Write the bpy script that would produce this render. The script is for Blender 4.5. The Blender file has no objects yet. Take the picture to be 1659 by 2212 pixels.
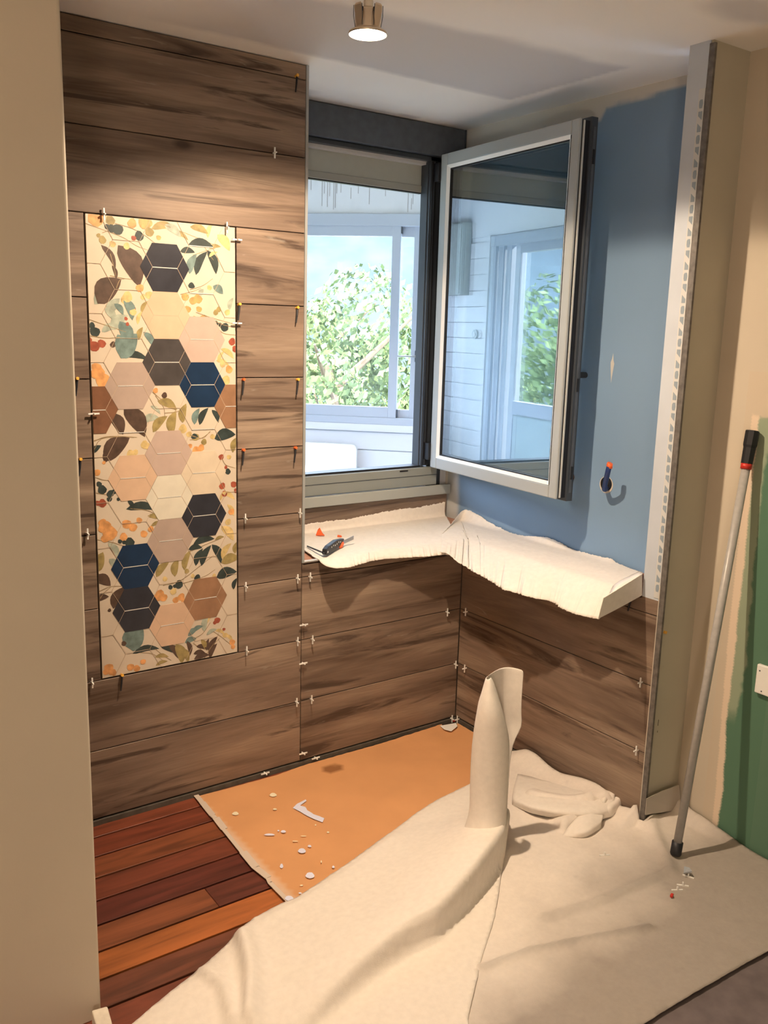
import bpy, bmesh, math, random
import numpy as np
from mathutils import Vector, Matrix, noise as mnoise
from mathutils.geometry import delaunay_2d_cdt

# ------------------------------------------------------------------ camera
FPX, W, H = 1945.04, 1659, 2212
CAM = np.array([-2.20997, -2.57006, 1.50904])
YAW, PITCH, ROLL = -0.619142, -0.199716, 0.0273660
def _axes():
    cy, sy = math.cos(YAW), math.sin(YAW)
    f = np.array([-sy*math.cos(PITCH), cy*math.cos(PITCH), math.sin(PITCH)])
    r = np.array([cy, sy, 0.]); u = np.cross(r, f)
    c, s = math.cos(ROLL), math.sin(ROLL)
    return c*r+s*u, -s*r+c*u, f
AR, AU, AF = _axes()
def ray(x, y): return AF+AR*(x-W/2)/FPX-AU*(y-H/2)/FPX
def at(x, y, ax, val):                     # point of the photo on the plane axis=val
    d = ray(x, y); t = (val-CAM[ax])/d[ax]; return CAM+t*d
def atn(x, y, n, p0):
    d = ray(x, y); n = np.array(n, float); t = ((np.array(p0)-CAM)@n)/(d@n); return CAM+t*d
scene = bpy.context.scene
C = bpy.context.collection
cam = bpy.data.objects.new('camera', bpy.data.cameras.new('camera')); C.objects.link(cam)
cam.data.sensor_fit = 'HORIZONTAL'; cam.data.sensor_width = 36; cam.data.lens = 36*FPX/W
cam.data.clip_start = .05; cam.data.clip_end = 200
cam.matrix_world = Matrix(((AR[0], AU[0], -AF[0], CAM[0]), (AR[1], AU[1], -AF[1], CAM[1]), (AR[2], AU[2], -AF[2], CAM[2]), (0, 0, 0, 1)))
scene.camera = cam
# ------------------------------------------------------------------ light
scene.view_settings.view_transform = 'Standard'; scene.view_settings.look = 'None'
scene.view_settings.gamma = 1; scene.view_settings.use_curve_mapping = False
scene.view_settings.exposure = 0.55
scene.cycles.max_bounces = 10; scene.cycles.diffuse_bounces = 5; scene.cycles.transparent_max_bounces = 16
scene.cycles.use_denoising = True; scene.cycles.sample_clamp_indirect = 8
world = bpy.data.worlds.new('world'); scene.world = world; world.use_nodes = True
bg = world.node_tree.nodes['Background']; bg.inputs[0].default_value = (.66, .80, 1, 1); bg.inputs[1].default_value = 8.5
LAMP = Vector((-.96, -.70, 2.172))
def light(name, kind, loc, energy, color, aim=None, **kw):
    l = bpy.data.lights.new(name, kind); o = bpy.data.objects.new(name, l); C.objects.link(o)
    o.location = loc; l.energy = energy; l.color = color
    for k, v in kw.items(): setattr(l, k, v)
    if aim is not None: o.rotation_euler = (Vector(aim)-Vector(loc)).to_track_quat('-Z', 'Y').to_euler()
    return o
light('sun', 'SUN', (-20, -5, 18), 15, (1, .95, .84), aim=(-20+.75, -5+.24, 18-.62), angle=.01)
light('downlight_beam', 'SPOT', LAMP+Vector((0, 0, -.012)), 34, (1, .76, .53), aim=(-.84, -.64, 0), spot_size=math.radians(145), spot_blend=.11, shadow_soft_size=.018)
light('downlight_flood', 'AREA', LAMP+Vector((0, 0, -.008)), 12.5, (1, .76, .53), aim=(-.86, -.65, 0), shape='DISK', size=.045, spread=math.radians(152))
light('room_light', 'AREA', (-3.1, -2.6, 2.2), 12.5, (1, .70, .43), aim=(-2.8, -2.3, 0), shape='DISK', size=.8)

light('ceiling_fill', 'AREA', (-2.9, -3.6, .75), 16, (1, .78, .58), aim=(-1.5, -1.4, 2.3), shape='DISK', size=.35)  # added fill, unseen behind the camera, aimed up to brighten the ceiling

FZ = -.02; H0 = 2.295; P = .225; XJ = -.7145; LED = .722; YW = .389; XB = .231; YP = -.923
# ------------------------------------------------------------------ materials
def M(name, col=(.8, .8, .8), rough=.5, metal=0, noise=0, nscale=40, bump=0, bscale=200, spec=.5, emit=None, attr=False):
    m = bpy.data.materials.new(name); m.use_nodes = True; N = m.node_tree.nodes; L = m.node_tree.links
    b = N['Principled BSDF']; b.inputs['Roughness'].default_value = rough; b.inputs['Metallic'].default_value = metal
    b.inputs['Specular IOR Level'].default_value = spec
    b.inputs['Base Color'].default_value = (*col, 1)
    tc = N.new('ShaderNodeTexCoord'); src = None
    if attr:
        a = N.new('ShaderNodeAttribute'); a.attribute_name = 'Col'; src = a.outputs['Color']
    if noise or src:
        if src is None:
            rgb = N.new('ShaderNodeRGB'); rgb.outputs[0].default_value = (*col, 1); src = rgb.outputs[0]
        if noise:
            t = N.new('ShaderNodeTexNoise'); t.inputs['Scale'].default_value = nscale; t.inputs['Detail'].default_value = 5
            L.new(tc.outputs['Object'], t.inputs['Vector'])
            mr = N.new('ShaderNodeMapRange'); mr.inputs[1].default_value = .3; mr.inputs[2].default_value = .7
            mr.inputs[3].default_value = 1-noise; mr.inputs[4].default_value = 1+noise
            L.new(t.outputs['Fac'], mr.inputs[0])
            mx = N.new('ShaderNodeVectorMath'); mx.operation = 'SCALE'; L.new(src, mx.inputs[0]); L.new(mr.outputs[0], mx.inputs['Scale']); src = mx.outputs[0]
        L.new(src, b.inputs['Base Color'])
    if bump:
        t = N.new('ShaderNodeTexNoise'); t.inputs['Scale'].default_value = bscale; t.inputs['Detail'].default_value = 4
        L.new(tc.outputs['Object'], t.inputs['Vector'])
        bp = N.new('ShaderNodeBump'); bp.inputs['Strength'].default_value = bump; bp.inputs['Distance'].default_value = .002
        L.new(t.outputs['Fac'], bp.inputs['Height']); L.new(bp.outputs[0], b.inputs['Normal'])
    if emit:
        b.inputs['Emission Color'].default_value = (*emit[0], 1); b.inputs['Emission Strength'].default_value = emit[1]
    return m
def wood_tile():
    m = bpy.data.materials.new('wood_look_tile'); m.use_nodes = True; N = m.node_tree.nodes; L = m.node_tree.links
    b = N['Principled BSDF']; b.inputs['Roughness'].default_value = .5; b.inputs['Specular IOR Level'].default_value = .35
    uv = N.new('ShaderNodeUVMap')
    def noi(sx, sy, detail=4, dist=0, rough=.55):
        mp = N.new('ShaderNodeMapping'); mp.inputs['Scale'].default_value = (sx, sy, 1); L.new(uv.outputs[0], mp.inputs[0])
        t = N.new('ShaderNodeTexNoise'); t.inputs['Scale'].default_value = 1; t.inputs['Detail'].default_value = detail
        t.inputs['Distortion'].default_value = dist; t.inputs['Roughness'].default_value = rough
        L.new(mp.outputs[0], t.inputs['Vector']); return t.outputs['Fac']
    def ramp(f, *st):
        r = N.new('ShaderNodeValToRGB'); e = r.color_ramp.elements
        while len(e) < len(st): e.new(.5)
        for i, (p, c) in enumerate(st): e[i].position = p; e[i].color = (c, c, c, 1) if isinstance(c, (int, float)) else (*c, 1)
        L.new(f, r.inputs[0]); return r.outputs[0]
    def mix(f, a, bb):
        x = N.new('ShaderNodeMixRGB'); L.new(f, x.inputs[0])
        for i, v in ((1, a), (2, bb)):
            if isinstance(v, tuple): x.inputs[i].default_value = (*v, 1)
            else: L.new(v, x.inputs[i])
        return x.outputs[0]
    base = ramp(noi(1.3, 9, 5, .6), (.3, (.135, .096, .074)), (.5, (.245, .178, .135)), (.72, (.39, .295, .22)))
    streak = ramp(noi(1.5, 22, 5, .7, .58), (.46, 0.), (.64, .9))
    area = ramp(noi(.75, 6.5, 3, .4), (.46, .10), (.64, 1.))
    mu = N.new('ShaderNodeMixRGB'); mu.blend_type = 'MULTIPLY'; mu.inputs[0].default_value = 1; L.new(streak, mu.inputs[1]); L.new(area, mu.inputs[2])
    c = mix(mu.outputs[0], base, (.060, .034, .022))
    patch = ramp(noi(1.0, 12, 6, 1.6, .6), (.565, 0.), (.65, .85)); c = mix(patch, c, (.055, .036, .028))
    grain = ramp(noi(9, 190, 3, 0), (.38, .55), (.6, 0.))
    g2 = N.new('ShaderNodeMath'); g2.operation = 'MULTIPLY'; g2.inputs[1].default_value = .35; L.new(grain, g2.inputs[0])
    c = mix(g2.outputs[0], c, (.12, .07, .045))
    pale = ramp(noi(4.5, 42, 5, 1.2), (.66, 0.), (.72, .5)); c = mix(pale, c, (.34, .30, .25))
    mp = N.new('ShaderNodeMapping'); mp.inputs['Scale'].default_value = (2.2, 5, 1); L.new(uv.outputs[0], mp.inputs[0])
    v = N.new('ShaderNodeTexVoronoi'); v.inputs['Scale'].default_value = 1; L.new(mp.outputs[0], v.inputs['Vector']); v.inputs['Randomness'].default_value = 1
    k = ramp(v.outputs['Distance'], (.035, .9), (.085, 0.)); k2 = N.new('ShaderNodeMath'); k2.operation = 'MULTIPLY'; L.new(k, k2.inputs[0]); k2.inputs[1].default_value = .9; c = mix(k2.outputs[0], c, (.040, .022, .016))
    L.new(c, b.inputs['Base Color'])
    bp = N.new('ShaderNodeBump'); bp.inputs['Strength'].default_value = .15; bp.inputs['Distance'].default_value = .001
    L.new(noi(8, 150, 3), bp.inputs['Height']); L.new(bp.outputs[0], b.inputs['Normal'])
    return m
def deck_mat():
    m = bpy.data.materials.new('exotic_hardwood'); m.use_nodes = True; N = m.node_tree.nodes; L = m.node_tree.links
    b = N['Principled BSDF']; b.inputs['Roughness'].default_value = .42
    oi = N.new('ShaderNodeObjectInfo'); tc = N.new('ShaderNodeTexCoord')
    mp = N.new('ShaderNodeMapping'); mp.inputs['Scale'].default_value = (3, 30, 30); L.new(tc.outputs['Object'], mp.inputs[0])
    ad = N.new('ShaderNodeVectorMath'); L.new(mp.outputs[0], ad.inputs[0]); cb = N.new('ShaderNodeCombineXYZ')
    mm = N.new('ShaderNodeMath'); mm.operation = 'MULTIPLY'; mm.inputs[1].default_value = 60; L.new(oi.outputs['Random'], mm.inputs[0]); L.new(mm.outputs[0], cb.inputs[0]); L.new(cb.outputs[0], ad.inputs[1])
    t = N.new('ShaderNodeTexNoise'); t.inputs['Scale'].default_value = 1; t.inputs['Detail'].default_value = 6; t.inputs['Distortion'].default_value = .8; L.new(ad.outputs[0], t.inputs['Vector'])
    mr = N.new('ShaderNodeMapRange'); mr.inputs[1].default_value = .3; mr.inputs[2].default_value = .7; mr.inputs[3].default_value = .6; mr.inputs[4].default_value = 1.45; L.new(t.outputs['Fac'], mr.inputs[0])
    mx = N.new('ShaderNodeVectorMath'); mx.operation = 'SCALE'; L.new(oi.outputs['Color'], mx.inputs[0]); L.new(mr.outputs[0], mx.inputs['Scale']); L.new(mx.outputs[0], b.inputs['Base Color'])
    return m
def glass_mat(name, refl, tint):
    m = bpy.data.materials.new(name); m.use_nodes = True; N = m.node_tree.nodes; L = m.node_tree.links; N.remove(N['Principled BSDF'])
    o = N['Material Output']; t = N.new('ShaderNodeBsdfTransparent'); t.inputs[0].default_value = (*tint, 1)
    g = N.new('ShaderNodeBsdfGlossy'); g.inputs['Roughness'].default_value = 0; g.inputs[0].default_value = (.93, .97, 1, 1)
    lw = N.new('ShaderNodeLayerWeight'); lw.inputs[0].default_value = .5
    pw = N.new('ShaderNodeMath'); pw.operation = 'POWER'; pw.inputs[1].default_value = 5; L.new(lw.outputs['Facing'], pw.inputs[0])
    a = N.new('ShaderNodeMapRange'); a.inputs[3].default_value = refl; a.inputs[4].default_value = 1; L.new(pw.outputs[0], a.inputs[0])
    mx = N.new('ShaderNodeMixShader'); L.new(a.outputs[0], mx.inputs[0]); L.new(t.outputs[0], mx.inputs[1]); L.new(g.outputs[0], mx.inputs[2]); L.new(mx.outputs[0], o.inputs[0])
    return m
def leaf_mat():
    m = M('foliage', (.155, .20, .085), .8, noise=.5, nscale=1.1, spec=.1); return m
MT = dict(tile=wood_tile(), deck=deck_mat(),
    mortar=M('mortar', (.10, .085, .07), .9, noise=.2), ledge=M('ledge_adhesive', (.42, .22, .15), .9, noise=.2),
    paint=M('cream_paint', (.57, .505, .41), .7, noise=.02, nscale=5, bump=.08, bscale=300, spec=.25),
    shell=M('pale_plaster', (.74, .70, .64), .8), vcol=M('plasterboard', attr=True, rough=.75, bump=.08, bscale=250, spec=.2),
    sill=M('grey_green_sill', (.27, .29, .275), .45), silll=M('grey_green_step', (.38, .40, .38), .4),
    alu=M('grey_aluminium', (.40, .42, .42), .4, metal=.0), alul=M('light_grey_aluminium', (.62, .64, .64), .35),
    dark=M('anthracite_profile', (.045, .055, .07), .4), black=M('black_rubber', (.012, .013, .018), .5),
    box=M('anthracite_box', (.085, .10, .125), .55, noise=.15, nscale=30), trim=M('trim_metal', (.36, .37, .37), .35, metal=.6),
    white=M('white_plastic', (.85, .85, .83), .4), wwall=M('white_veranda_paint', (.68, .69, .72), .6, attr=False), wvc=M('stained_white_paint', attr=True, rough=.6),
    valu=M('white_lacquered_aluminium', (.45, .49, .56), .35), yellow=M('yellow_plastic', (.80, .42, .05), .45), orange=M('orange_plastic', (.85, .14, .03), .45),
    fleece=M('white_fleece', (.82, .765, .70), .9, noise=.035, nscale=60, bump=.25, bscale=350, spec=.1), fleecev=M('soiled_fleece', attr=True, rough=.9, noise=.03, nscale=80, bump=.25, bscale=300, spec=.1),
    card=M('kraft_cardboard', attr=True, rough=.75, noise=.05, nscale=6, spec=.2), cardedge=M('pale_paper_edge', (.62, .52, .44), .9),
    splash=M('lilac_paint', (.72, .74, .92), .6), cream_s=M('cream_paint_spot', (.82, .74, .55), .6),
    bead=M('bead_plastic', (.56, .57, .57), .6), beadh=M('bead_hole', (.26, .32, .38), .8), pole=M('painted_steel', (.40, .39, .38), .35, noise=.08, nscale=70),
    red=M('red_plastic', (.55, .03, .02), .4), copper=M('copper_pipe', (.65, .25, .14), .35, metal=.8), blue=M('blue_pipe', (.01, .035, .16), .45),
    nickel=M('brushed_nickel', (.72, .62, .50), .28, metal=.95), lampglow=M('lit_lamp', (1, 1, 1), .5, emit=((1, .93, .85), 14)),
    glass=glass_mat('casement_glass', .21, (.94, .98, .985)), vglass=glass_mat('veranda_glass', .03, (.97, .98, .99)),
    teal=M('teal_panel', (.42, .50, .52), .5), steel=M('blade_steel', (.35, .36, .38), .3, metal=.8),
    leaf=leaf_mat(), bark=M('bark', (.16, .11, .07), .9, noise=.3, nscale=10), grass=M('meadow', (.34, .36, .30), .95, noise=.3, nscale=.6),
    purple=M('dark_floor_sheet', (.15, .122, .125), .7, noise=.2, nscale=20), dirt=M('grime', (.05, .04, .035), .95),
    plaster=M('plaster_lump', (.72, .66, .56), .9, noise=.1, bump=.6, bscale=90), sashl=M('sash_light_grey', (.40, .435, .45), .3), shutter=M('shutter_panel', (.46, .49, .46), .5, noise=.02),
    hillm=M('wooded_hillside', (.045, .066, .08), .95, noise=.35, nscale=.35))
# ------------------------------------------------------------------ builders
ORG = {}
def org(o): return ORG.get(o.name, Vector((0, 0, 0))) if o else Vector((0, 0, 0))
def tag(o, label=None, cat=None, group=None, kind=None):
    for k, v in (('label', label), ('category', cat), ('group', group), ('kind', kind)):
        if v: o[k] = v
    return o
def thing(name, label, cat, loc, group=None):
    o = bpy.data.objects.new(name, None); o.empty_display_size = .05; C.objects.link(o); o.location = loc; ORG[o.name] = Vector(loc)
    return tag(o, label, cat, group)
def mobj(name, verts, faces, mat, parent=None, smooth=False, uvs=None, cols=None, solid=0, bev=0):
    V = np.array(verts, float)
    if parent is None: base = Vector(((V[:, 0].min()+V[:, 0].max())/2, (V[:, 1].min()+V[:, 1].max())/2, V[:, 2].min()))
    elif parent.type == 'EMPTY' or name in ORIG_KEEP: base = org(parent)
    else: base = org(parent)
    V = V-np.array(base)
    me = bpy.data.meshes.new(name); me.from_pydata(V.tolist(), [], [tuple(f) for f in faces])
    for m in (mat if isinstance(mat, (list, tuple)) else [mat]): me.materials.append(m)
    if smooth: me.polygons.foreach_set('use_smooth', [True]*len(me.polygons))
    if uvs is not None:
        l = me.uv_layers.new(name='UVMap'); uv = np.array(uvs, float)
        vi = np.empty(len(me.loops), int); me.loops.foreach_get('vertex_index', vi); l.data.foreach_set('uv', uv[vi].ravel())
    if cols is not None:
        a = me.attributes.new('Col', 'FLOAT_COLOR', 'POINT'); c = np.ones((len(V), 4)); c[:, :3] = cols; a.data.foreach_set('color', c.ravel())
    o = bpy.data.objects.new(name, me); C.objects.link(o); ORG[o.name] = base
    if parent is None: o.location = base
    else: o.parent = parent
    if solid:
        s = o.modifiers.new('thickness', 'SOLIDIFY'); s.thickness = solid; s.offset = -1
    if bev:
        s = o.modifiers.new('bevel', 'BEVEL'); s.width = bev; s.segments = 2; s.limit_method = 'ANGLE'
    me.validate(); me.update()
    return o
ORIG_KEEP = set()
class MB:
    def __init__(s): s.v = []; s.f = []
    def add(s, v, f):
        n = len(s.v); s.v += [tuple(map(float, q)) for q in v]; s.f += [tuple(i+n for i in q) for q in f]; return s
    def box(s, x0, x1, y0, y1, z0, z1):
        return s.add([(x, y, z) for z in (z0, z1) for y in (y0, y1) for x in (x0, x1)], [(0, 2, 3, 1), (4, 5, 7, 6), (0, 1, 5, 4), (2, 6, 7, 3), (0, 4, 6, 2), (1, 3, 7, 5)])
    def obox(s, c, ax, ay, az):          # oriented box, half-axis vectors
        c, ax, ay, az = (np.array(q, float) for q in (c, ax, ay, az))
        return s.add([c+i*ax+j*ay+k*az for k in (-1, 1) for j in (-1, 1) for i in (-1, 1)], [(0, 2, 3, 1), (4, 5, 7, 6), (0, 1, 5, 4), (2, 6, 7, 3), (0, 4, 6, 2), (1, 3, 7, 5)])
    def tube(s, pts, rad, n=12, cap=True):
        pts = [np.array(p, float) for p in pts]; rad = rad if isinstance(rad, (list, tuple)) else [rad]*len(pts); V = []; F = []
        up = None
        for i, p in enumerate(pts):
            t = (pts[min(i+1, len(pts)-1)]-pts[max(i-1, 0)]); t /= np.linalg.norm(t)
            if up is None:
                up = np.cross(t, [0, 0, 1.]) if abs(t[2]) < .9 else np.cross(t, [1., 0, 0])
            up = up-t*(up@t); up /= np.linalg.norm(up); w = np.cross(t, up)
            for k in range(n):
                a = 2*math.pi*k/n; V.append(p+rad[i]*(math.cos(a)*up+math.sin(a)*w))
            if i:
                for k in range(n): F.append(((i-1)*n+k, (i-1)*n+(k+1) % n, i*n+(k+1) % n, i*n+k))
        if cap: F += [tuple(range(n))[::-1], tuple((len(pts)-1)*n+k for k in range(n))]
        return s.add(V, F)
    def lathe(s, c, prof, n=32, closed=False):    # prof (r,z)
        V = [(c[0]+r*math.cos(2*math.pi*k/n), c[1]+r*math.sin(2*math.pi*k/n), c[2]+z) for r, z in prof for k in range(n)]
        F = [(i*n+k, i*n+(k+1) % n, (i+1)*n+(k+1) % n, (i+1)*n+k) for i in range(len(prof)-1) for k in range(n)]
        return s.add(V, F)
    def prism(s, poly, d):               # poly: 3D points (planar), d: extrusion
        n = len(poly); P0 = [np.array(p, float) for p in poly]; d = np.array(d, float)
        return s.add(P0+[p+d for p in P0], [tuple(range(n))[::-1], tuple(range(n, 2*n))]+[(i, (i+1) % n, n+(i+1) % n, n+i) for i in range(n)])
    def out(s, name, mat, parent=None, **k): return mobj(name, s.v, s.f, mat, parent, **k)
def bx(name, x0, x1, y0, y1, z0, z1, mat, parent=None, **k): return MB().box(x0, x1, y0, y1, z0, z1).out(name, mat, parent, **k)
def struct(o, label=None): o['kind'] = 'structure'; 
def fbm(x, y, s, seed=0, oct=3):
    r = 0; a = 1; t = 0
    for i in range(oct): r += a*mnoise.noise(Vector((x*s+seed*7.3, y*s-seed*3.1, seed*1.7))); t += a; a *= .5; s *= 2.1
    return r/t
def resample(pl, step):
    pl = [np.array(p, float) for p in pl]; out = []
    for a, b in zip(pl, pl[1:]):
        n = max(1, int(np.linalg.norm(b-a)/step))
        for i in range(n): out.append(a+(b-a)*i/n)
    out.append(pl[-1]); return out
def smoothpl(pl, n=6):                    # catmull-rom
    P_ = [np.array(p, float) for p in pl]; P_ = [2*P_[0]-P_[1]]+P_+[2*P_[-1]-P_[-2]]; out = []
    for i in range(1, len(P_)-2):
        for k in range(n):
            t = k/n; a, b, c, d = P_[i-1:i+3]
            out.append(.5*(2*b+(c-a)*t+(2*a-5*b+4*c-d)*t*t+(3*b-a-3*c+d)*t**3))
    out.append(P_[-2]); return out
def sheet2d(outline, sp, jit=0, seed=0, bstep=None):
    """triangulated flat region with clean outline; returns 2D verts, faces"""
    b = resample(list(outline)+[outline[0]], bstep or sp)[:-1]
    if jit: b = [p+np.array([fbm(p[0], p[1], 60, seed+1), fbm(p[0], p[1], 60, seed+5)])*jit for p in b]
    n = len(b); arr = np.array(b); x0, y0 = arr.min(0); x1, y1 = arr.max(0)
    g = []; j = 0; y = y0+sp/2
    while y < y1:
        x = x0+(sp/2 if j % 2 else sp)
        while x < x1: g.append((x, y)); x += sp
        y += sp*.87; j += 1
    g = np.array(g) if g else np.zeros((0, 2))
    if len(g):                            # inside test and keep off the boundary
        ins = np.zeros(len(g), bool)
        for i in range(n):
            a, c = arr[i], arr[(i+1) % n]
            cond = ((a[1] > g[:, 1]) != (c[1] > g[:, 1]))
            with np.errstate(divide='ignore', invalid='ignore'): xi = (c[0]-a[0])*(g[:, 1]-a[1])/(c[1]-a[1])+a[0]
            ins ^= cond & (g[:, 0] < xi)
        g = g[ins]
        dm = np.min(((g[:, None, :]-arr[None])**2).sum(2), axis=1) if len(g) else np.zeros(0)
        g = g[dm > (sp*.45)**2]
    V = [Vector(p) for p in b]+[Vector(p) for p in g]
    r = delaunay_2d_cdt(V, [(i, (i+1) % n) for i in range(n)], [], 1, 1e-6)
    vv = np.array([tuple(v) for v in r[0]]); 
    fs = []
    for f in r[2]:
        a, b_, c = (vv[i] for i in f[:3])
        cr = (b_[0]-a[0])*(c[1]-a[1])-(b_[1]-a[1])*(c[0]-a[0])
        fs.append(tuple(f) if cr > 0 else tuple(f)[::-1])
    return vv, fs
def sstep(a, b, x):
    t = np.clip((x-a)/(b-a), 0, 1); return t*t*(3-2*t)
def seg_dist(p, pl):                      # distance, signed side, arclength param 0..1 to polyline
    best = (9, 0, 0); tot = sum(np.linalg.norm(np.subtract(b, a)) for a, b in zip(pl, pl[1:])); acc = 0
    for a, b in zip(pl, pl[1:]):
        a = np.array(a[:2]); b = np.array(b[:2]); d = b-a; L2 = d@d; t = min(1, max(0, ((p-a)@d)/L2)); q = a+t*d; e = p-q; dist = math.hypot(*e)
        if dist < best[0]: best = (dist, 1 if d[0]*e[1]-d[1]*e[0] > 0 else -1, (acc+t*math.sqrt(L2))/tot)
        acc += math.sqrt(L2)
    return best

# ------------------------------------------------------------------ room shell
def ceiling():
    vv, ff = sheet2d([(-2.0, -1.6), (.30, -1.6), (.30, .389), (-2.0, .389)], .02)
    cols = []
    for x, y in vv:
        n = fbm(x, y, 5, 3)*.06; n2 = fbm(x, y, 14, 4)*.02
        board = np.array((.62, .615, .64)); comp = np.array((.90, .885, .87))
        # bare board panel between the filled joints
        a = sstep(-.08+n2*.6, -.105+n2*.6, y)*sstep(-.60+n*.7, -.53+n*.5, y+.10*(x+.4))*sstep(.045, .03, x+n2*.4)*sstep(-1.35, -.95, x+n)
        b2 = sstep(.315+n, .335+n, y)*sstep(-.02, -.05, x)                      # bare strip in front of the window box
        b2 = max(b2, sstep(.24+n, .26+n, y)*sstep(-.5, -.6, x+n))
        c2 = sstep(.10, .02, math.hypot((x+.12)/1.5, (y+1.12)/.9)+n-.02)*.9    # darker blot near the right wall
        c3 = sstep(.20, .10, math.hypot((x+1.15)/1.6, (y+.55)/.7)+n)*.5
        c4 = sstep(.05, .03, math.hypot((x+.60)/1.8, (y+.37)/.8)+n2)*.5
        k = max(a, b2*.9, c2, c3, c4)
        c = comp*(1-k)+board*k
        wrm = sstep(-.75, -1.2, y)*.35; c = c*(1-wrm*np.array((0, .05, .14)))
        cols.append(c)
    vv3 = [(x, y, H0) for x, y in vv]
    o = mobj('ceiling', vv3, [f[::-1] for f in ff], MT['vcol'], cols=cols); struct(o)
    m = MB().box(-4.2, .8, -4.8, -1.6, H0, H0+.15).box(-4.2, -2.0, -1.6, .6, H0, H0+.15).box(.30, .8, -1.6, .6, H0, H0+.15).box(-2.0, .30, -1.6, .60, H0+.003, H0+.15)
    struct(m.out('ceiling', MT['shell']))
ceiling()
struct(bx('floor', -4.2, .8, -4.8, .6, FZ-.12, FZ-.012, MT['mortar']))
struct(bx('wall_behind', -4.2, .8, -4.8, -4.65, FZ, H0, MT['paint']))
struct(bx('wall_far_left', -4.2, -4.05, -4.65, .6, FZ, H0, MT['paint']))
# pale partition on the left, its free end is a rounded plaster corner
def partition():
    m = MB(); x1 = -1.682; pr = [(-4.05, -.70), (-4.05, -.79)]+[(x1-.008+.008*math.sin(a), -.79+.008-.008*math.cos(a)) for a in np.linspace(0, math.pi/2, 5)]+[(x1, -.70)]
    m.prism([(x, y, FZ) for x, y in pr], (0, 0, H0-FZ)); o = m.out('wall_left', MT['paint']); struct(o)
partition()
# masses behind the tiles
wb = MB().box(-4.05, XJ+.004, .011, .47, FZ, H0).box(XJ+.004, .011, .011, YW, FZ, LED-.004).out('wall_back', MT['mortar']); struct(wb)
wr = MB().box(.011, XB, -.855, YW, FZ, LED-.004).out('wall_right', MT['mortar']); struct(wr)
ub = 0
def bead_wall():
    m = MB().box(.011, .17, YP+.012, -.855, FZ, LED-.006).box(.0, .17, YP+.0015, -.855, LED+.002, H0)
    o = m.out('wall_end', M('pale_blue_filler', (.50, .55, .62), .8, noise=.05, nscale=8, spec=.2)); struct(o); return o
we = bead_wall()
# cream return face and green/cream side wall
ret = bx('wall_return', .004, .17, YP-.006, YP+.0015, FZ, H0, M('undercoat', (.50, .475, .385), .8, noise=.04, nscale=4))
for z0_, z1_ in ((.315, .335), (.292, .298)): bx('scratch', .036, .0375, YP-.0066, YP-.0058, z0_, z1_, MT['dirt'], ret); struct(ret)
def green_wall():
    yz, ff = sheet2d([(-1.20, FZ), (-1.03, FZ), (-1.03, 1.42), (-1.20, 1.42)], .0055)
    cream = np.array((.58, .50, .395)); strip = np.array((.74, .61, .48)); green = np.array((.10, .20, .135)); haze = np.array((.30, .36, .26))
    cols = []
    for y, z in yz:
        n = fbm(y, z, 9, 8)*.022+fbm(y, z, 45, 9)*.008
        s0 = -1.053-.014*sstep(.7, .0, z); s1 = -1.076-.012*sstep(.5, .1, z)+n*.5
        c = strip if y < s0 else cream
        k = sstep(s1, s1-.004, y); hz = sstep(-1.112+n-.004, -1.112+n+.004, y)*sstep(.36, .42, z+n*2)
        hz = max(hz, sstep(1.17, 1.20, z+n))
        g = green*(1-hz)+haze*hz; c = c*(1-k)+g*k
        tp = sstep(1.29, 1.30, z+n); c = c*(1-tp)+cream*tp
        cols.append(c)
    o = mobj('wall_side', [(.17, y, z) for y, z in yz], ff, MT['vcol'], cols=cols); struct(o)
    # make it face the room
    o3 = bx('wall_side', .17, .18, -2.6, -1.20, FZ, 1.42, M('green_board', (.10, .20, .135), .75)); struct(o3)
    o3 = MB().box(.17, .18, -2.6, YP-.006, 1.42, H0).box(.17, .18, -1.03, YP-.006, FZ, 1.42).out('wall_side', MT['paint']); struct(o3)
    o2 = bx('wall_side', .181, .35, -4.65, YP+.0015, FZ, H0, MT['paint']); struct(o2)
green_wall()
def blue_wall():
    yz, ff = sheet2d([(-.86, LED-.004), (YW, LED-.004), (YW, H0), (-.86, H0)], .014)
    blue = np.array((.21, .325, .48)); lite = np.array((.60, .60, .58)); cols = []
    for y, z in yz:
        n = fbm(y, z, 7, 12)*.03+fbm(y, z, 22, 13)*.015
        lim = 2.215+.035*sstep(-.33, -.36, y)+.02*sstep(-.55, -.75, y)-.01*sstep(-.2, .2, y)
        k = sstep(lim+n*.8, lim+.012+n*.8, z)
        k = max(k, sstep(.30+n*.4, .33+n*.4, y)*.8)
        cols.append(blue*(1+fbm(y, z, 2, 3)*.1)*(1-k)+lite*k)
    o = mobj('wall_blue', [(XB, y, z) for y, z in yz], ff, MT['vcol'], cols=cols); struct(o)
    struct(bx('wall_blue', XB+.002, .60, -.86, .47, FZ, H0, MT['shell']))
blue_wall()
# dried filler smear on the blue board
mobj('filler_smear', [(XB-.0006, -.4695+a, 1.402+b) for a, b in ((0, .050), (.004, .030), (.0085, .018), (.007, 0), (.003, -.030), (.0005, -.052), (-.002, -.028), (-.005, -.004), (-.0075, .014), (-.003, .026))], [tuple(range(10))[::-1]], M('filler', (.55, .54, .50), .9), [o for o in C.objects if o.name.startswith('wall_blue')][0])
# wall around the window opening
wx0, wx1 = -.68, .105
struct(MB().box(XJ+.004, .60, YW+.02, .47, FZ, .83).box(XJ+.004, .60, YW+.02, .47, 2.15, H0).box(wx1+.07, .60, YW+.02, .47, .83, 2.15).box(XJ+.004, wx0-.02, YW+.02, .47, .83, 2.15).out('wall_window', MT['wwall']))
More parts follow.
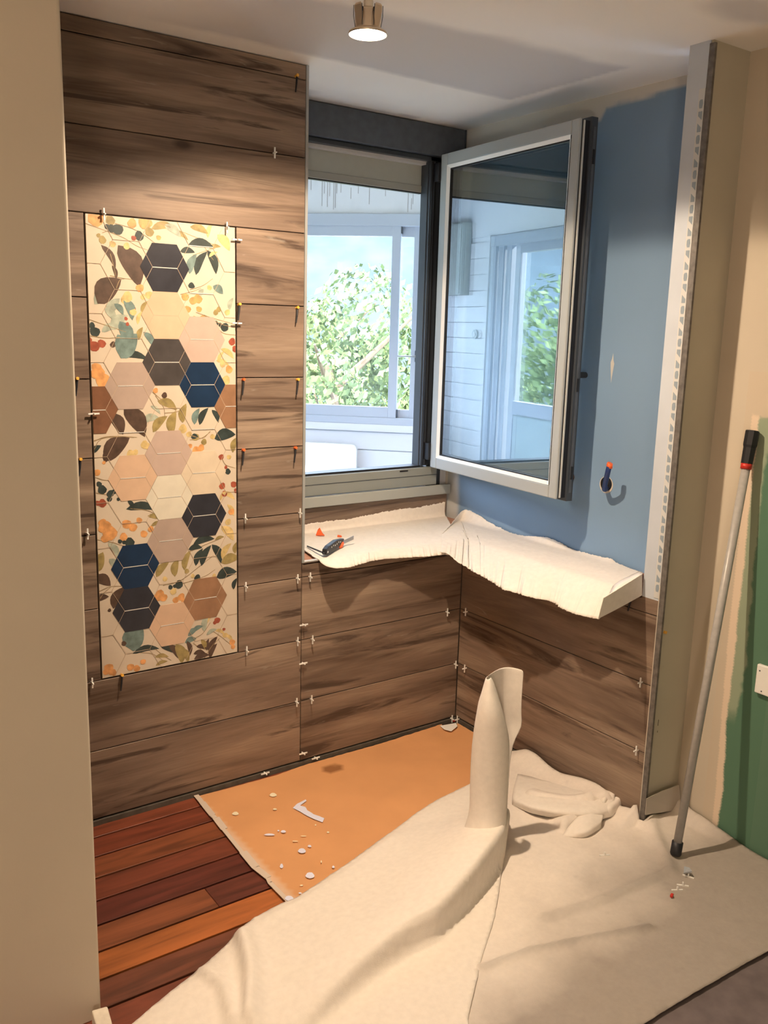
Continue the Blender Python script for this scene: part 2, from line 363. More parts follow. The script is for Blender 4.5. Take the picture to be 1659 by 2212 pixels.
# L-shaped ledge top
led = MB().prism([(XJ+.004, .0, LED-.004), (.0, .0, LED-.004), (.0, -.855, LED-.004), (XB, -.855, LED-.004), (XB, YW, LED-.004), (XJ+.004, YW, LED-.004)], (0, 0, .004)).out('ledge_top', MT['ledge'])
led['kind'] = 'structure'
# ------------------------------------------------------------------ wall tiles
random.seed(7)
TID = [0]
def tile(parent, plane, a0, a1, z0, z1, off=None, th=.009):
    """plane 'y': on y=0 running along x ; plane 'x': on x=0 running along y"""
    g = .0013; a0 += g; a1 -= g; z0 += g; z1 -= g; c = .0012
    TID[0] += 1; ou = off if off is not None else TID[0]*3.37; ov = ou*1.7
    pr = [(0, c), (c, 0)]
    ring = lambda i, d: [(a0+i, d, z0+i), (a1-i, d, z0+i), (a1-i, d, z1-i), (a0+i, d, z1-i)]
    pts = ring(0, th)+ring(0, c)+ring(c, 0)
    F = [(0, 1, 5, 4), (1, 2, 6, 5), (2, 3, 7, 6), (3, 0, 4, 7), (4, 5, 9, 8), (5, 6, 10, 9), (6, 7, 11, 10), (7, 4, 8, 11), (8, 9, 10, 11)]
    uv = [(a+ou, z+ov) for a, d, z in pts]
    if plane == 'y': V = [(a, d, z) for a, d, z in pts]
    else: V = [(d, a, z) for a, d, z in pts]; F = [f[::-1] for f in F]
    return mobj('wall_tile', V, F, MT['tile'], parent, uvs=uv)
for k in range(11):
    z0, z1 = k*P, min((k+1)*P, H0-.002)
    if k in (0, 1) or k >= 8: tile(wb, 'y', -2.4, XJ, z0, z1)
    else:
        tile(wb, 'y', -2.4, -1.4085, z0, z1); tile(wb, 'y', -.9535, XJ, z0, z1)
    if k < 3: tile(wb, 'y', XJ, -.0005, z0, z1)
    if k == 3: tile(wb, 'y', XJ, -.0005, z0, LED+.004)
    if k < 3: tile(wr, 'x', YP+.006, .0, z0, z1)
    if k == 3: tile(wr, 'x', YP+.006, .0, z0, LED+.004)
# tile strip standing on the ledge under the window
ts = tile(wb, 'y', XJ+.006, XB-.012, LED, .826, off=12.4, th=.009); ts.location.y += YW-.012
# ------------------------------------------------------------------ trims
def trims():
    struct(MB().box(XJ-.0005, XJ+.0085, -.0015, .012, LED+.003, H0-.002).out('trim_1', M('trim_satin', (.42, .44, .44), .4, metal=.3)))
    struct(MB().box(XJ+.009, XJ+.10, -.0012, .010, LED+.0042, LED+.0085).out('trim_2', MT['alul']))
    struct(MB().box(-.0020, .0003, YP+.001, YP+.0058, FZ, LED+.05).out('trim_3', M('trim_pale', (.62, .58, .50), .4, metal=.3)))
    struct(MB().box(-.0045, .0038, YP-.0170, YP+.0008, FZ, H0-.01).out('trim_4', M('trim_dark', (.15, .14, .13), .5, metal=.2, noise=.3, nscale=60)))
    # perforated corner bead bedded in the filler
    b = MB().box(-.0018, -.0004, YP+.004, YP+.024, LED+.01, H0-.12).out('corner_bead', MT['bead'], we)
    n = 46
    for i in range(n):
        z = LED+.03+i*(H0-.14-LED-.03)/n; m = MB()
        y0, y1 = YP+.0075, YP+.0195; h = .0225
        if i % 3 == 1: pts = [(y0, z), (y1, z), (y1, z+h), (y0, z+h*.5)]
        elif i % 3 == 2: pts = [(y0, z), (y1, z+h*.5), (y1, z+h), (y0, z+h)]
        else: pts = [(y0+.002, z), (y1-.002, z), (y1, z+h*.3), (y1, z+h*.8), (y1-.003, z+h), (y0+.002, z+h), (y0, z+h*.5)]
        m.prism([(-.0024, y, zz) for y, zz in pts], (.0008, 0, 0)); m.out('bead_slot', MT['beadh'], b)
trims()
# ------------------------------------------------------------------ decorated hexagon tile
def decor():
    x0, x1, z0, z1 = -1.4045, -.9575, .4545, 1.7975
    base = MB().box(x0, x1, .0004, .009, z0, z1).out('decor_tile', M('cream_decor_tile', (.62, .535, .43), .38, noise=.06, nscale=9), wb)
    hw, hh, cs = .0745, .0672, .1125
    cx = [-1.4055, -1.293, -1.1805, -1.068, -.9555]
    COL = dict(char=(.030, .031, .042), peach=(.62, .43, .30), rose=(.49, .375, .32), taupe=(.42, .325, .275), navy=(.010, .030, .075), grey=(.062, .055, .055), brown=(.20, .095, .055), cream=(.65, .55, .42), wood=(.30, .165, .095), leafy=(.66, .62, .52))
    mats = {k: M('hex_'+k, v, .33, noise=.16 if k in('char', 'navy', 'grey', 'brown', 'wood') else .05, nscale=26) for k, v in COL.items()}
    hexes = [(2, 9, 'char'), (2, 8, 'peach'), (3, 7.5, 'rose'), (2, 7, 'grey'), (1, 6.5, 'taupe'), (3, 6.5, 'navy'), (0, 6, 'brown'), (4, 6, 'wood'), (2, 5, 'rose'), (1, 4.5, 'peach'), (3, 4.5, 'cream'), (3, 3.5, 'char'), (2, 3, 'taupe'), (1, 2.5, 'navy'), (1, 1.5, 'char'), (3, 1.5, 'wood'), (2, 1, 'peach'), (2, 4, 'leafy')]
    yy = -.0009
    def clipx(poly):
        def cl(p, k, s):
            o = []
            for i in range(len(p)):
                a, b = p[i], p[(i+1) % len(p)]; ia, ib = s*(a[0]-k) >= 0, s*(b[0]-k) >= 0
                if ia: o.append(a)
                if ia != ib:
                    t = (k-a[0])/(b[0]-a[0]); o.append((k, a[1]+t*(b[1]-a[1])))
            return o
        def cz(p, k, s):
            q = cl([(b, a) for a, b in p], k, s); return [(b, a) for a, b in q]
        p = cl(cl(poly, x0+.0005, 1), x1-.0005, -1); return cz(cz(p, z0+.0005, 1), z1-.0005, -1) if p else p
    for c, k, nm in hexes:
        X, Z = cx[c], .4525+.135*k
        poly = clipx([(X-hw, Z), (X-hw/2, Z-hh), (X+hw/2, Z-hh), (X+hw, Z), (X+hw/2, Z+hh), (X-hw/2, Z+hh)])
        MB().prism([(x, yy, z) for x, z in poly], (0, .0013, 0)).out('hexagon', mats[nm], base)
    # raised hexagon lines, shifted half a cell, and the glittering bars
    ln = MB(); gl = MB()
    def bar(mb, a, b, w, d):
        a = np.array(a); b = np.array(b); t = (b-a)/np.linalg.norm(b-a); n = np.array([-t[1], t[0]])*w/2
        q = clipx([tuple(a+n), tuple(b+n), tuple(b-n), tuple(a-n)])
        if len(q) > 2: mb.prism([(x, d, z) for x, z in q], (0, .0005, 0))
    for c in range(5):
        for k in range(0, 11):
            X, Z = cx[c], .4525+.135*(k+(0 if c % 2 else .5))
            v = [(X-.075, Z), (X-.0375, Z-.0675), (X+.0375, Z-.0675), (X+.075, Z)]
            for a, b in zip(v, v[1:]): bar(ln, a, b, .0010, -.0013)
    bars = [(2, 9), (3, 7.5), (2, 7), (1, 6.5), (3, 6.5), (0, 6), (4, 6), (2, 5), (3, 4.5), (3, 3.5), (2, 3), (1, 2.5), (1, 1.5), (3, 1.5), (2, 1), (1, 5.5), (3, 9.5), (3, 5.5), (1, 4.5), (2, 4), (3, 8.5)]
    for c, k in bars: bar(gl, (cx[c]-.0375, .4525+.135*k), (cx[c]+.0375, .4525+.135*k), .0024, -.0016)
    ln.out('raised_line', M('line_glaze', (.52, .40, .29), .4), base); gl.out('glitter_bar', M('glitter', (.85, .84, .80), .3, metal=.4, noise=.5, nscale=1500), base)
    # botanical print
    pc = dict(dg=(.035, .050, .048), br=(.085, .052, .038), teal=(.15, .22, .21), pale=(.36, .40, .33), olive=(.32, .25, .10), gold=(.60, .45, .20), or_=(.66, .32, .12), ru=(.33, .08, .045), stem=(.30, .22, .12), wash=(.62, .60, .50))
    pm = {k: MB() for k in pc}; L_ = [0]
    def wp(u, v, crop):
        px = 120+u/2.9625; py = (420 if crop == 2 else 930)+v/2.9625
        q = at(px, py, 1, 0); return q[0], q[2]
    def poly(k, pts):
        L_[0] += 1; q = clipx(pts)
        if len(q) > 2: pm[k].prism([(x, -.0001-.000004*(L_[0] % 40), z) for x, z in q], (0, .0003, 0))
    def leaf(k, u, v, ln_, ang, crop=2, wd=.36, bend=.12):
        X, Z = wp(u, v, crop); ln_ = ln_/2950*1.95; a = math.radians(ang); n = 7; up = []; dn = []
        for i in range(n+1):
            t = i/n; w = wd*math.sin(math.pi*t**.85)**.8*ln_/2; m = bend*math.sin(math.pi*t)*ln_
            for s, lst in ((1, up), (-1, dn)):
                x = (t-.5)*ln_; y = m+s*w; lst.append((X+x*math.cos(a)-y*math.sin(a), Z+x*math.sin(a)+y*math.cos(a)))
        # two halves keep each outline convex enough
        for i in range(n): poly(k, [dn[i], dn[i+1], up[i+1], up[i]])
    def dot(k, u, v, r, crop=2):
        X, Z = wp(u, v, crop); r = r/2950*1.95; s = random.uniform(0, 6)
        poly(k, [(X+r*(1+.12*math.sin(3*a+s))*math.cos(a), Z+r*(1+.12*math.cos(2*a+s))*math.sin(a)) for a in np.linspace(0, 2*math.pi, 11)[:-1]])
    def stem(pts, w=.0022, crop=2, k='stem'):
        q = smoothpl([wp(u, v, crop) for u, v in pts], 5)
        for i in range(len(q)-1):
            t = q[i+1]-q[i]; t /= np.linalg.norm(t)+1e-9; n = np.array([-t[1], t[0]])*w/2*(1-.5*i/len(q)); e = t*.0006
            poly(k, [tuple(q[i]+n-e), tuple(q[i+1]+n+e), tuple(q[i+1]-n+e), tuple(q[i]-n-e)])
    rnd = random.Random(5)
    # crop 2 = upper half of the tile, crop 3 = lower half
    for s_ in ([(190, 185), (300, 225), (430, 275), (520, 330), (600, 360)], [(380, 185), (480, 215), (560, 255), (660, 330)], [(650, 180), (760, 220), (900, 275), (1010, 320)], [(300, 245), (345, 235), (400, 260)],
               [(215, 800), (330, 840), (450, 880)], [(220, 905), (330, 920), (430, 912), (540, 905)], [(350, 520), (420, 535), (500, 545)], [(385, 610), (410, 550), (440, 540)], [(860, 610), (940, 585), (1005, 540)], [(800, 640), (880, 620), (930, 600)],
               [(900, 755), (1000, 790), (1090, 815), (1160, 835)], [(940, 770), (1060, 830), (1150, 850)], [(1040, 860), (1080, 890), (1150, 900)], [(950, 330), (980, 380), (1010, 420)], [(880, 390), (950, 365), (1020, 345)],
               [(620, 1265), (700, 1330), (770, 1380)], [(700, 1400), (780, 1390), (840, 1360)], [(245, 1580), (330, 1550), (460, 1550), (520, 1555)], [(860, 1540), (940, 1560), (990, 1515)], [(350, 380), (370, 450), (385, 520)], [(640, 1290), (690, 1360), (700, 1420)]): stem(s_)
    for s_ in ([(245, 65), (330, 45), (430, 40), (500, 45)], [(250, 120), (270, 75), (290, 60)], [(255, 300), (300, 315), (345, 320)], [(260, 400), (330, 410), (375, 395)], [(270, 700), (360, 715), (450, 740), (560, 735)], [(480, 500), (580, 510), (660, 545), (720, 575)], [(860, 60), (930, 50), (990, 10)],
               [(1060, 170), (1090, 220), (1150, 240)], [(870, 770), (960, 730), (1060, 690)], [(690, 990), (800, 960), (920, 870), (1010, 800)], [(740, 1000), (860, 965), (960, 930), (1020, 890)], [(280, 1030), (350, 1000), (430, 995)], [(285, 1075), (310, 1040), (350, 1005)],
               [(520, 1420), (620, 1430), (700, 1480)], [(640, 1400), (690, 1440), (740, 1470)], [(950, 1460), (1000, 1380), (1050, 1330)], [(870, 1340), (940, 1300), (990, 1230)], [(1000, 1280), (1060, 1320), (1120, 1370)], [(880, 1360), (930, 1400), (960, 1460)]): stem(s_, crop=3)
    A = [('br', 338, 400, 110, -58, .26), ('br', 470, 460, 190, -62, .5), ('br', 345, 620, 150, 45, .62), ('pale', 300, 660, 90, 40, .5), ('br', 375, 500, 60, -75, .3),
         ('olive', 690, 215, 110, 8, .3), ('pale', 750, 235, 90, -30, .4), ('olive', 920, 230, 90, -15, .36), ('gold', 1075, 310, 90, -48, .5), ('gold', 990, 230, 70, 70, .3), ('olive', 800, 265, 80, -25, .25),
         ('dg', 930, 328, 120, 0, .32), ('dg', 845, 368, 70, 0, .4), ('teal', 880, 445, 95, 68, .4), ('dg', 935, 440, 120, 62, .32), ('dg', 1000, 435, 110, -68, .36), ('olive', 1020, 340, 60, 10, .3),
         ('teal', 1040, 612, 60, -35, .6), ('dg', 870, 588, 34, -10, .8), ('pale', 935, 628, 36, 60, .7), ('pale', 1125, 700, 60, 70, .4), ('gold', 1010, 385, 50, 30, .3),
         ('pale', 375, 720, 90, 55, .5), ('pale', 350, 770, 70, -50, .5), ('teal', 405, 735, 60, -50, .45), ('teal', 465, 735, 100, -70, .42), ('pale', 410, 820, 100, 40, .5), ('pale', 350, 860, 80, 20, .4),
         ('teal', 440, 890, 110, -70, .55), ('teal', 470, 970, 130, 55, .75), ('teal', 420, 960, 90, -70, .6), ('teal', 600, 935, 90, -55, .35), ('olive', 545, 890, 60, 70, .4), ('pale', 430, 1000, 80, -70, .4),
         ('dg', 510, 1045, 120, -8, .26), ('olive', 570, 720, 60, 60, .3), ('gold', 540, 790, 60, 70, .3),
         ('olive', 715, 1350, 100, -25, .4), ('pale', 610, 1440, 80, 10, .45), ('olive', 670, 1470, 100, 45, .4), ('olive', 757, 1460, 110, 78, .42), ('olive', 825, 1400, 90, 78, .42), ('pale', 640, 1380, 60, -40, .3),
         ('br', 390, 1470, 110, -60, .5), ('br', 505, 1460, 160, -55, .5), ('teal', 905, 1420, 80, 70, .4), ('dg', 950, 1420, 90, 60, .36), ('dg', 1022, 1420, 70, -62, .36), ('dg', 1085, 1550, 110, 8, .5),
         ('br', 410, 1590, 60, 40, .7), ('dg', 890, 1553, 36, 0, .7), ('gold', 1100, 1020, 80, -35, .3), ('gold', 1070, 1080, 70, -20, .3), ('gold', 1060, 1040, 60, 60, .3)]
    for k, u, v, l, a, w in A: leaf(k, u, v, l, a, 2, w)
    B = [('br', 395, 120, 150, 40, .55), ('br', 340, 160, 70, 60, .5), ('dg', 265, 120, 50, 40, .5), ('olive', 1150, 90, 80, 70, .4), ('teal', 690, 370, 150, 8, .5), ('pale', 760, 340, 90, -60, .4), ('pale', 830, 330, 60, 20, .4), ('pale', 760, 420, 130, 0, .45), ('teal', 845, 480, 90, -70, .3),
         ('dg', 555, 505, 150, -6, .26), ('dg', 695, 505, 100, -28, .32), ('br', 735, 535, 70, -60, .4), ('olive', 770, 530, 80, 75, .5), ('br', 800, 540, 60, -70, .4), ('olive', 640, 560, 80, -20, .3), ('olive', 650, 600, 60, 10, .3), ('dg', 480, 475, 50, -60, .4),
         ('gold', 1105, 420, 80, -30, .3), ('gold', 1070, 420, 50, 60, .3), ('gold', 1120, 510, 70, -60, .3), ('gold', 1100, 660, 100, -50, .42), ('dg', 950, 710, 110, 8, .34), ('dg', 895, 755, 70, 0, .4), ('dg', 920, 810, 90, 65, .36), ('dg', 965, 800, 110, 62, .34), ('dg', 1030, 790, 110, -65, .36), ('olive', 1050, 690, 50, 10, .3),
         ('gold', 1095, 770, 90, 55, .36), ('olive', 1120, 830, 100, 8, .5), ('dg', 1095, 922, 110, 8, .5), ('olive', 1155, 750, 60, 80, .4), ('olive', 775, 875, 90, 78, .42), ('olive', 845, 830, 100, 70, .34), ('olive', 685, 890, 90, 45, .42), ('pale', 370, 770, 90, -60, .35), ('pale', 370, 860, 70, -60, .5), ('olive', 290, 840, 90, 75, .6),
         ('br', 300, 965, 90, -35, .55), ('br', 300, 1075, 60, 10, .5), ('br', 405, 1070, 110, 60, .45), ('dg', 1150, 980, 60, 70, .4), ('teal', 520, 1320, 140, 75, .75), ('teal', 480, 1310, 70, 0, .4), ('teal', 880, 1290, 60, 30, .5), ('teal', 910, 1270, 60, 20, .4), ('teal', 865, 1345, 60, 10, .5),
         ('dg', 580, 1412, 130, 0, .24), ('dg', 715, 1400, 80, -35, .4), ('br', 755, 1415, 90, -60, .35), ('olive', 790, 1430, 110, -75, .45), ('olive', 825, 1440, 90, -65, .36), ('br', 850, 1395, 80, -80, .3), ('olive', 680, 1450, 70, -10, .3), ('olive', 680, 1490, 60, 10, .3),
         ('br', 920, 1425, 60, -5, .4), ('br', 935, 1390, 60, -25, .4), ('olive', 945, 1370, 60, -70, .4), ('br', 975, 1370, 60, 80, .4), ('br', 1010, 1370, 90, 60, .36), ('br', 1010, 1410, 80, 60, .36), ('br', 935, 1450, 80, 5, .4), ('pale', 965, 1230, 90, 75, .35), ('pale', 1000, 1290, 60, 20, .35), ('gold', 1050, 1290, 60, -30, .3), ('gold', 1110, 1330, 60, -50, .3), ('gold', 985, 1210, 50, 50, .3)]
    for k, u, v, l, a, w in B: leaf(k, u, v, l, a, 3, w)
    Dt = [('or_', 255, 150, 34), ('or_', 290, 135, 20), ('or_', 490, 185, 20), ('or_', 570, 185, 28), ('or_', 595, 180, 18), ('olive', 350, 165, 20), ('dg', 330, 207, 12), ('dg', 358, 218, 16), ('dg', 398, 225, 24), ('dg', 535, 265, 20), ('ru', 500, 280, 11), ('or_', 660, 277, 11), ('olive', 300, 290, 16), ('olive', 275, 262, 9), ('gold', 365, 318, 14), ('olive', 600, 240, 20), ('gold', 455, 330, 14),
          ('or_', 540, 600, 18), ('gold', 460, 655, 22), ('gold', 440, 675, 16), ('gold', 600, 645, 18), ('or_', 830, 657, 18), ('or_', 880, 680, 18), ('or_', 912, 668, 20), ('or_', 845, 735, 16), ('or_', 918, 735, 14), ('or_', 890, 795, 12), ('or_', 945, 795, 18), ('gold', 985, 597, 12), ('gold', 560, 655, 12), ('ru', 500, 730, 10), ('gold', 495, 750, 16),
          ('dg', 233, 838, 13), ('dg', 252, 880, 22), ('ru', 248, 972, 24), ('ru', 295, 955, 18), ('br', 368, 960, 13), ('ru', 215, 930, 12), ('ru', 450, 795, 8), ('ru', 460, 830, 8), ('dg', 1028, 825, 11), ('dg', 1055, 835, 10), ('dg', 1083, 850, 20), ('ru', 1130, 942, 17), ('ru', 1150, 990, 16), ('olive', 1045, 735, 12), ('olive', 1025, 755, 12), ('gold', 1100, 755, 14), ('gold', 1090, 1190, 22), ('or_', 1110, 1120, 18), ('gold', 1070, 1090, 14),
          ('or_', 262, 1110, 22), ('or_', 285, 1135, 20), ('or_', 255, 1145, 22), ('or_', 300, 1185, 32), ('or_', 325, 1190, 16), ('or_', 300, 1215, 22), ('br', 697, 1285, 13), ('or_', 640, 1255, 12), ('gold', 815, 1500, 20), ('gold', 855, 1535, 14), ('gold', 1005, 1550, 12), ('gold', 950, 1585, 14)]
    for k, u, v, r in Dt: dot(k, u, v, r, 2)
    De = [('gold', 570, 90, 18), ('gold', 590, 100, 14), ('gold', 480, 150, 18), ('gold', 510, 140, 14), ('or_', 860, 100, 12), ('or_', 900, 130, 20), ('or_', 932, 110, 16), ('olive', 895, 42, 18), ('gold', 1003, 38, 11), ('olive', 950, 72, 14), ('or_', 265, 270, 16), ('or_', 310, 205, 8), ('dg', 278, 343, 12), ('dg', 298, 378, 20), ('dg', 350, 405, 16), ('dg', 345, 440, 12), ('ru', 300, 465, 18), ('ru', 270, 465, 12), ('dg', 402, 440, 8), ('dg', 375, 392, 12),
          ('ru', 1067, 355, 16), ('ru', 1140, 345, 16), ('ru', 1155, 385, 12), ('ru', 1080, 405, 14), ('ru', 1060, 170, 14), ('gold', 1110, 170, 12), ('dg', 1103, 262, 14), ('ru', 1090, 235, 8), ('or_', 1125, 520, 16), ('gold', 1105, 585, 16),
          ('or_', 300, 590, 18), ('or_', 325, 605, 20), ('or_', 300, 625, 20), ('or_', 345, 655, 34), ('or_', 320, 690, 20), ('or_', 375, 665, 16), ('or_', 455, 600, 22), ('or_', 495, 620, 20), ('or_', 535, 575, 14), ('or_', 565, 662, 17), ('or_', 435, 680, 18), ('or_', 610, 630, 14), ('dg', 412, 710, 10), ('dg', 440, 716, 10), ('dg', 475, 716, 22),
          ('dg', 735, 1003, 11), ('dg', 790, 985, 20), ('dg', 765, 995, 10), ('dg', 908, 942, 16), ('gold', 878, 930, 10), ('gold', 1015, 928, 10), ('or_', 665, 1055, 26), ('or_', 690, 1070, 20), ('or_', 770, 1085, 16), ('or_', 805, 1065, 18), ('or_', 820, 1090, 12), ('gold', 755, 1030, 16), ('gold', 700, 950, 12), ('olive', 840, 900, 12),
          ('ru', 1035, 1215, 16), ('ru', 1020, 1228, 10), ('ru', 1078, 1272, 8), ('gold', 1085, 1310, 14), ('or_', 1130, 1355, 16), ('or_', 1135, 1385, 12), ('br', 437, 1363, 12), ('or_', 340, 1520, 22), ('or_', 325, 1545, 16), ('or_', 360, 1545, 18), ('or_', 480, 1515, 18), ('or_', 520, 1522, 16), ('or_', 560, 1480, 14), ('or_', 375, 1555, 12), ('br', 345, 1150, 8)]
    for k, u, v, r in De: dot(k, u, v, r, 3)
    for k, mb in pm.items():
        if mb.v: tag(mb.out('botanical_print', M('print_'+k, pc[k], .45, noise=.3, nscale=45), base), kind='stuff')
decor()
# ------------------------------------------------------------------ window: box, frame, casement
def window():
    bxx = thing('shutter_box', 'dark grey roller shutter box above the window under the ceiling', 'shutter box', (-.25, YW+.01, 2.178))
    bx('casing', XJ+.012, .222, YW-.03, YW+.05, 2.180, H0-.003, MT['box'], bxx, bev=.002)
    bx('end_cap', .2225, .2285, YW-.032, YW+.05, 2.178, H0-.003, MT['dark'], bxx)
    w = bpy.data.objects.new('window_1', None); C.objects.link(w); w.location = (-.3, YW, .83); ORG[w.name] = Vector(w.location); w['kind'] = 'structure'
    y0, y1 = YW-.006, YW+.05
    m = MB().box(wx0-.02, wx0, y0, y1, .87, 2.178).box(wx1-.030, wx1+.018, y0, y1, .955, 2.178).box(wx1+.018, wx1+.09, y0+.016, YW+.018, .84, 2.178).box(wx0, wx1+.018, y0, y1, 2.162, 2.178)
    m.box(wx1-.034, wx1-.030, y0+.012, y1, .95, 2.16).out('frame_jamb', MT['dark'], w, bev=.0015)
    MB().box(wx1-.026, wx1-.020, y0-.006, y0, .96, 2.16).box(wx1-.008, wx1-.004, y0-.005, y0, .96, 2.16).box(wx0, wx1-.03, y0+.004, y1, .949, .957).out('gasket', MT['black'], w)
    bx('frame_sill', wx0, wx1+.05, y0-.012, y1, .872, .949, MT['sill'], w, bev=.003)
    bx('sill_groove', wx0, wx1+.05, y0-.0135, y0-.011, .915, .917, MT['dark'], w)
    bx('sill_step', XJ+.012, .222, y0-.026, y0-.012, .829, .871, MT['silll'], w, bev=.004)
    bx('drain_cap', -.04, 0, y0-.0145, y0-.012, .938, .944, MT['black'], w)
    # shutter slat seen under the head, with its bottom rail
    bx('shutter_curtain', wx0, wx1-.03, YW+.052, YW+.064, 2.075, 2.175, MT['shutter'], w)
    bx('shutter_bottom_rail', wx0, wx1-.03, YW+.046, YW+.070, 2.048, 2.075, MT['silll'], w, bev=.003)
    bx('shutter_seal', wx0, wx1-.03, YW+.050, YW+.066, 2.0435, 2.048, MT['black'], w)
    # casement, swung open into the room (about 93 degrees)
    h = np.array((.100, .352)); F = np.array((.036, -.430)); u = (F-h); Wd = np.linalg.norm(u); u /= Wd; n = np.array((-u[1], u[0]))  # n toward blue wall (+x)
    if n[0] < 0: n = -n
    zb, zt = .953, 2.184
    cs = thing('casement_sash', 'open white and anthracite casement sash with double glazing swung into the niche', 'window', (h[0], h[1], zb))
    def lb(mb, a0, a1, d0, d1, z0, z1):
        c = h+u*(a0+a1)/2+n*(d0+d1)/2
        mb.obox((c[0], c[1], (z0+z1)/2), (*(u*(a1-a0)/2), 0), (*(n*(d1-d0)/2), 0), (0, 0, (z1-z0)/2)); return mb
    fw = .044
    for a0, a1, z0, z1, nm in ((0, fw, zb, zt, 'stile'), (Wd-fw+.006, Wd, zb, zt, 'stile'), (fw, Wd-fw+.006, zt-fw, zt, 'top_rail'), (fw, Wd-fw+.006, zb, zb+fw, 'bottom_rail')):
        lb(MB(), a0, a1, 0, .012, z0, z1).out(nm, MT['sashl'], cs, bev=.004)
    # sloped glazing bead
    b = .012; iw0, iw1, iz0, iz1 = fw, Wd-fw+.006, zb+fw, zt-fw
    def P3(a, d, z): q = h+u*a+n*d; return (q[0], q[1], z)
    m = MB(); o_ = [(iw0, iz0), (iw1, iz0), (iw1, iz1), (iw0, iz1)]; i_ = [(iw0+b, iz0+b), (iw1-b, iz0+b), (iw1-b, iz1-b), (iw0+b, iz1-b)]
    m.add([P3(a, -.001, z) for a, z in o_]+[P3(a, .007, z) for a, z in i_]+[P3(a, .012, z) for a, z in i_]+[P3(a, .012, z) for a, z in o_], [(0, 1, 5, 4), (1, 2, 6, 5), (2, 3, 7, 6), (3, 0, 4, 7), (4, 5, 9, 8), (5, 6, 10, 9), (6, 7, 11, 10), (7, 4, 8, 11)])
    m.out('glazing_bead', MT['white'], cs)
    m = MB()
    for a0, a1, z0, z1 in ((iw0+b, iw0+b+.005, iz0+b, iz1-b), (iw1-b-.003, iw1-b, iz0+b, iz1-b), (iw0+b, iw1-b, iz0+b, iz0+b+.004), (iw0+b, iw1-b, iz1-b-.005, iz1-b)): lb(m, a0, a1, .008, .022, z0, z1)
    m.out('glass_gasket', MT['black'], cs)
    lb(MB(), iw0+b-.004, iw1-b+.004, .013, .0135, iz0+b-.004, iz1-b+.004).out('glass_pane', MT['glass'], cs)
    lb(MB(), iw0+b-.004, iw1-b+.004, .029, .0295, iz0+b-.004, iz1-b+.004).out('glass_pane', MT['glass'], cs)
    # dark inner profile with grooves, seen along the free edge
    m = MB(); g = .004
    for a0, a1, z0, z1 in ((-.002, fw, zb-.010, zt+.010), (Wd-fw+.006, Wd+.004, zb-.010, zt+.010), (fw, Wd-fw+.006, zt-fw, zt+.010), (fw, Wd-fw+.006, zb-.010, zb+fw)): lb(m, a0, a1, .046, .074, z0, z1)
    m.out('inner_profile', MT['dark'], cs, bev=.002)
    m = MB()
    for a0, a1, z0, z1 in ((.002, fw, zb+.003, zt-.003), (Wd-fw+.006, Wd-.004, zb+.003, zt-.003), (fw, Wd-fw+.006, zt-fw, zt-.003), (fw, Wd-fw+.006, zb+.003, zb+fw)): lb(m, a0, a1, .012, .046, z0, z1)
    m.out('thermal_break', MT['black'], cs)
    lb(MB(), Wd-.006, Wd-.0005, .018, .024, zb+.004, zt-.004).out('gasket_lip', MT['alul'], cs)
    lb(MB(), Wd+.004, Wd+.0055, .056, .066, zb+.02, zt-.02).out('lock_strip', MT['box'], cs)
    for z in (1.32, 1.02, 2.05): lb(MB(), Wd+.0055, Wd+.0085, .057, .065, z, z+.045).out('locking_cam', MT['black'], cs)
    hd = lb(MB(), Wd-.034, Wd-.006, .074, .083, 1.30, 1.44).out('handle', MT['black'], cs, bev=.006)
    q0 = h+u*(Wd-.02)+n*.082; q1 = h+u*(Wd-.02)+n*.118
    MB().tube([(q0[0], q0[1], 1.375), (q1[0], q1[1], 1.375)], .010).out('handle_neck', MT['black'], hd)
    q2 = q1-u*.10
    MB().tube([tuple(q1)+(1.375,), tuple(q1-u*.03)+(1.372,), tuple(q2)+(1.368,)], [.010, .009, .007]).out('handle_lever', MT['black'], hd)
    for z in (zb+.03, zt-.10):
        m = MB().box(h[0]-.012, h[0]+.014, h[1]-.002, YW-.006, z, z+.07); m.out('hinge', MT['black'], cs, bev=.002)
window()
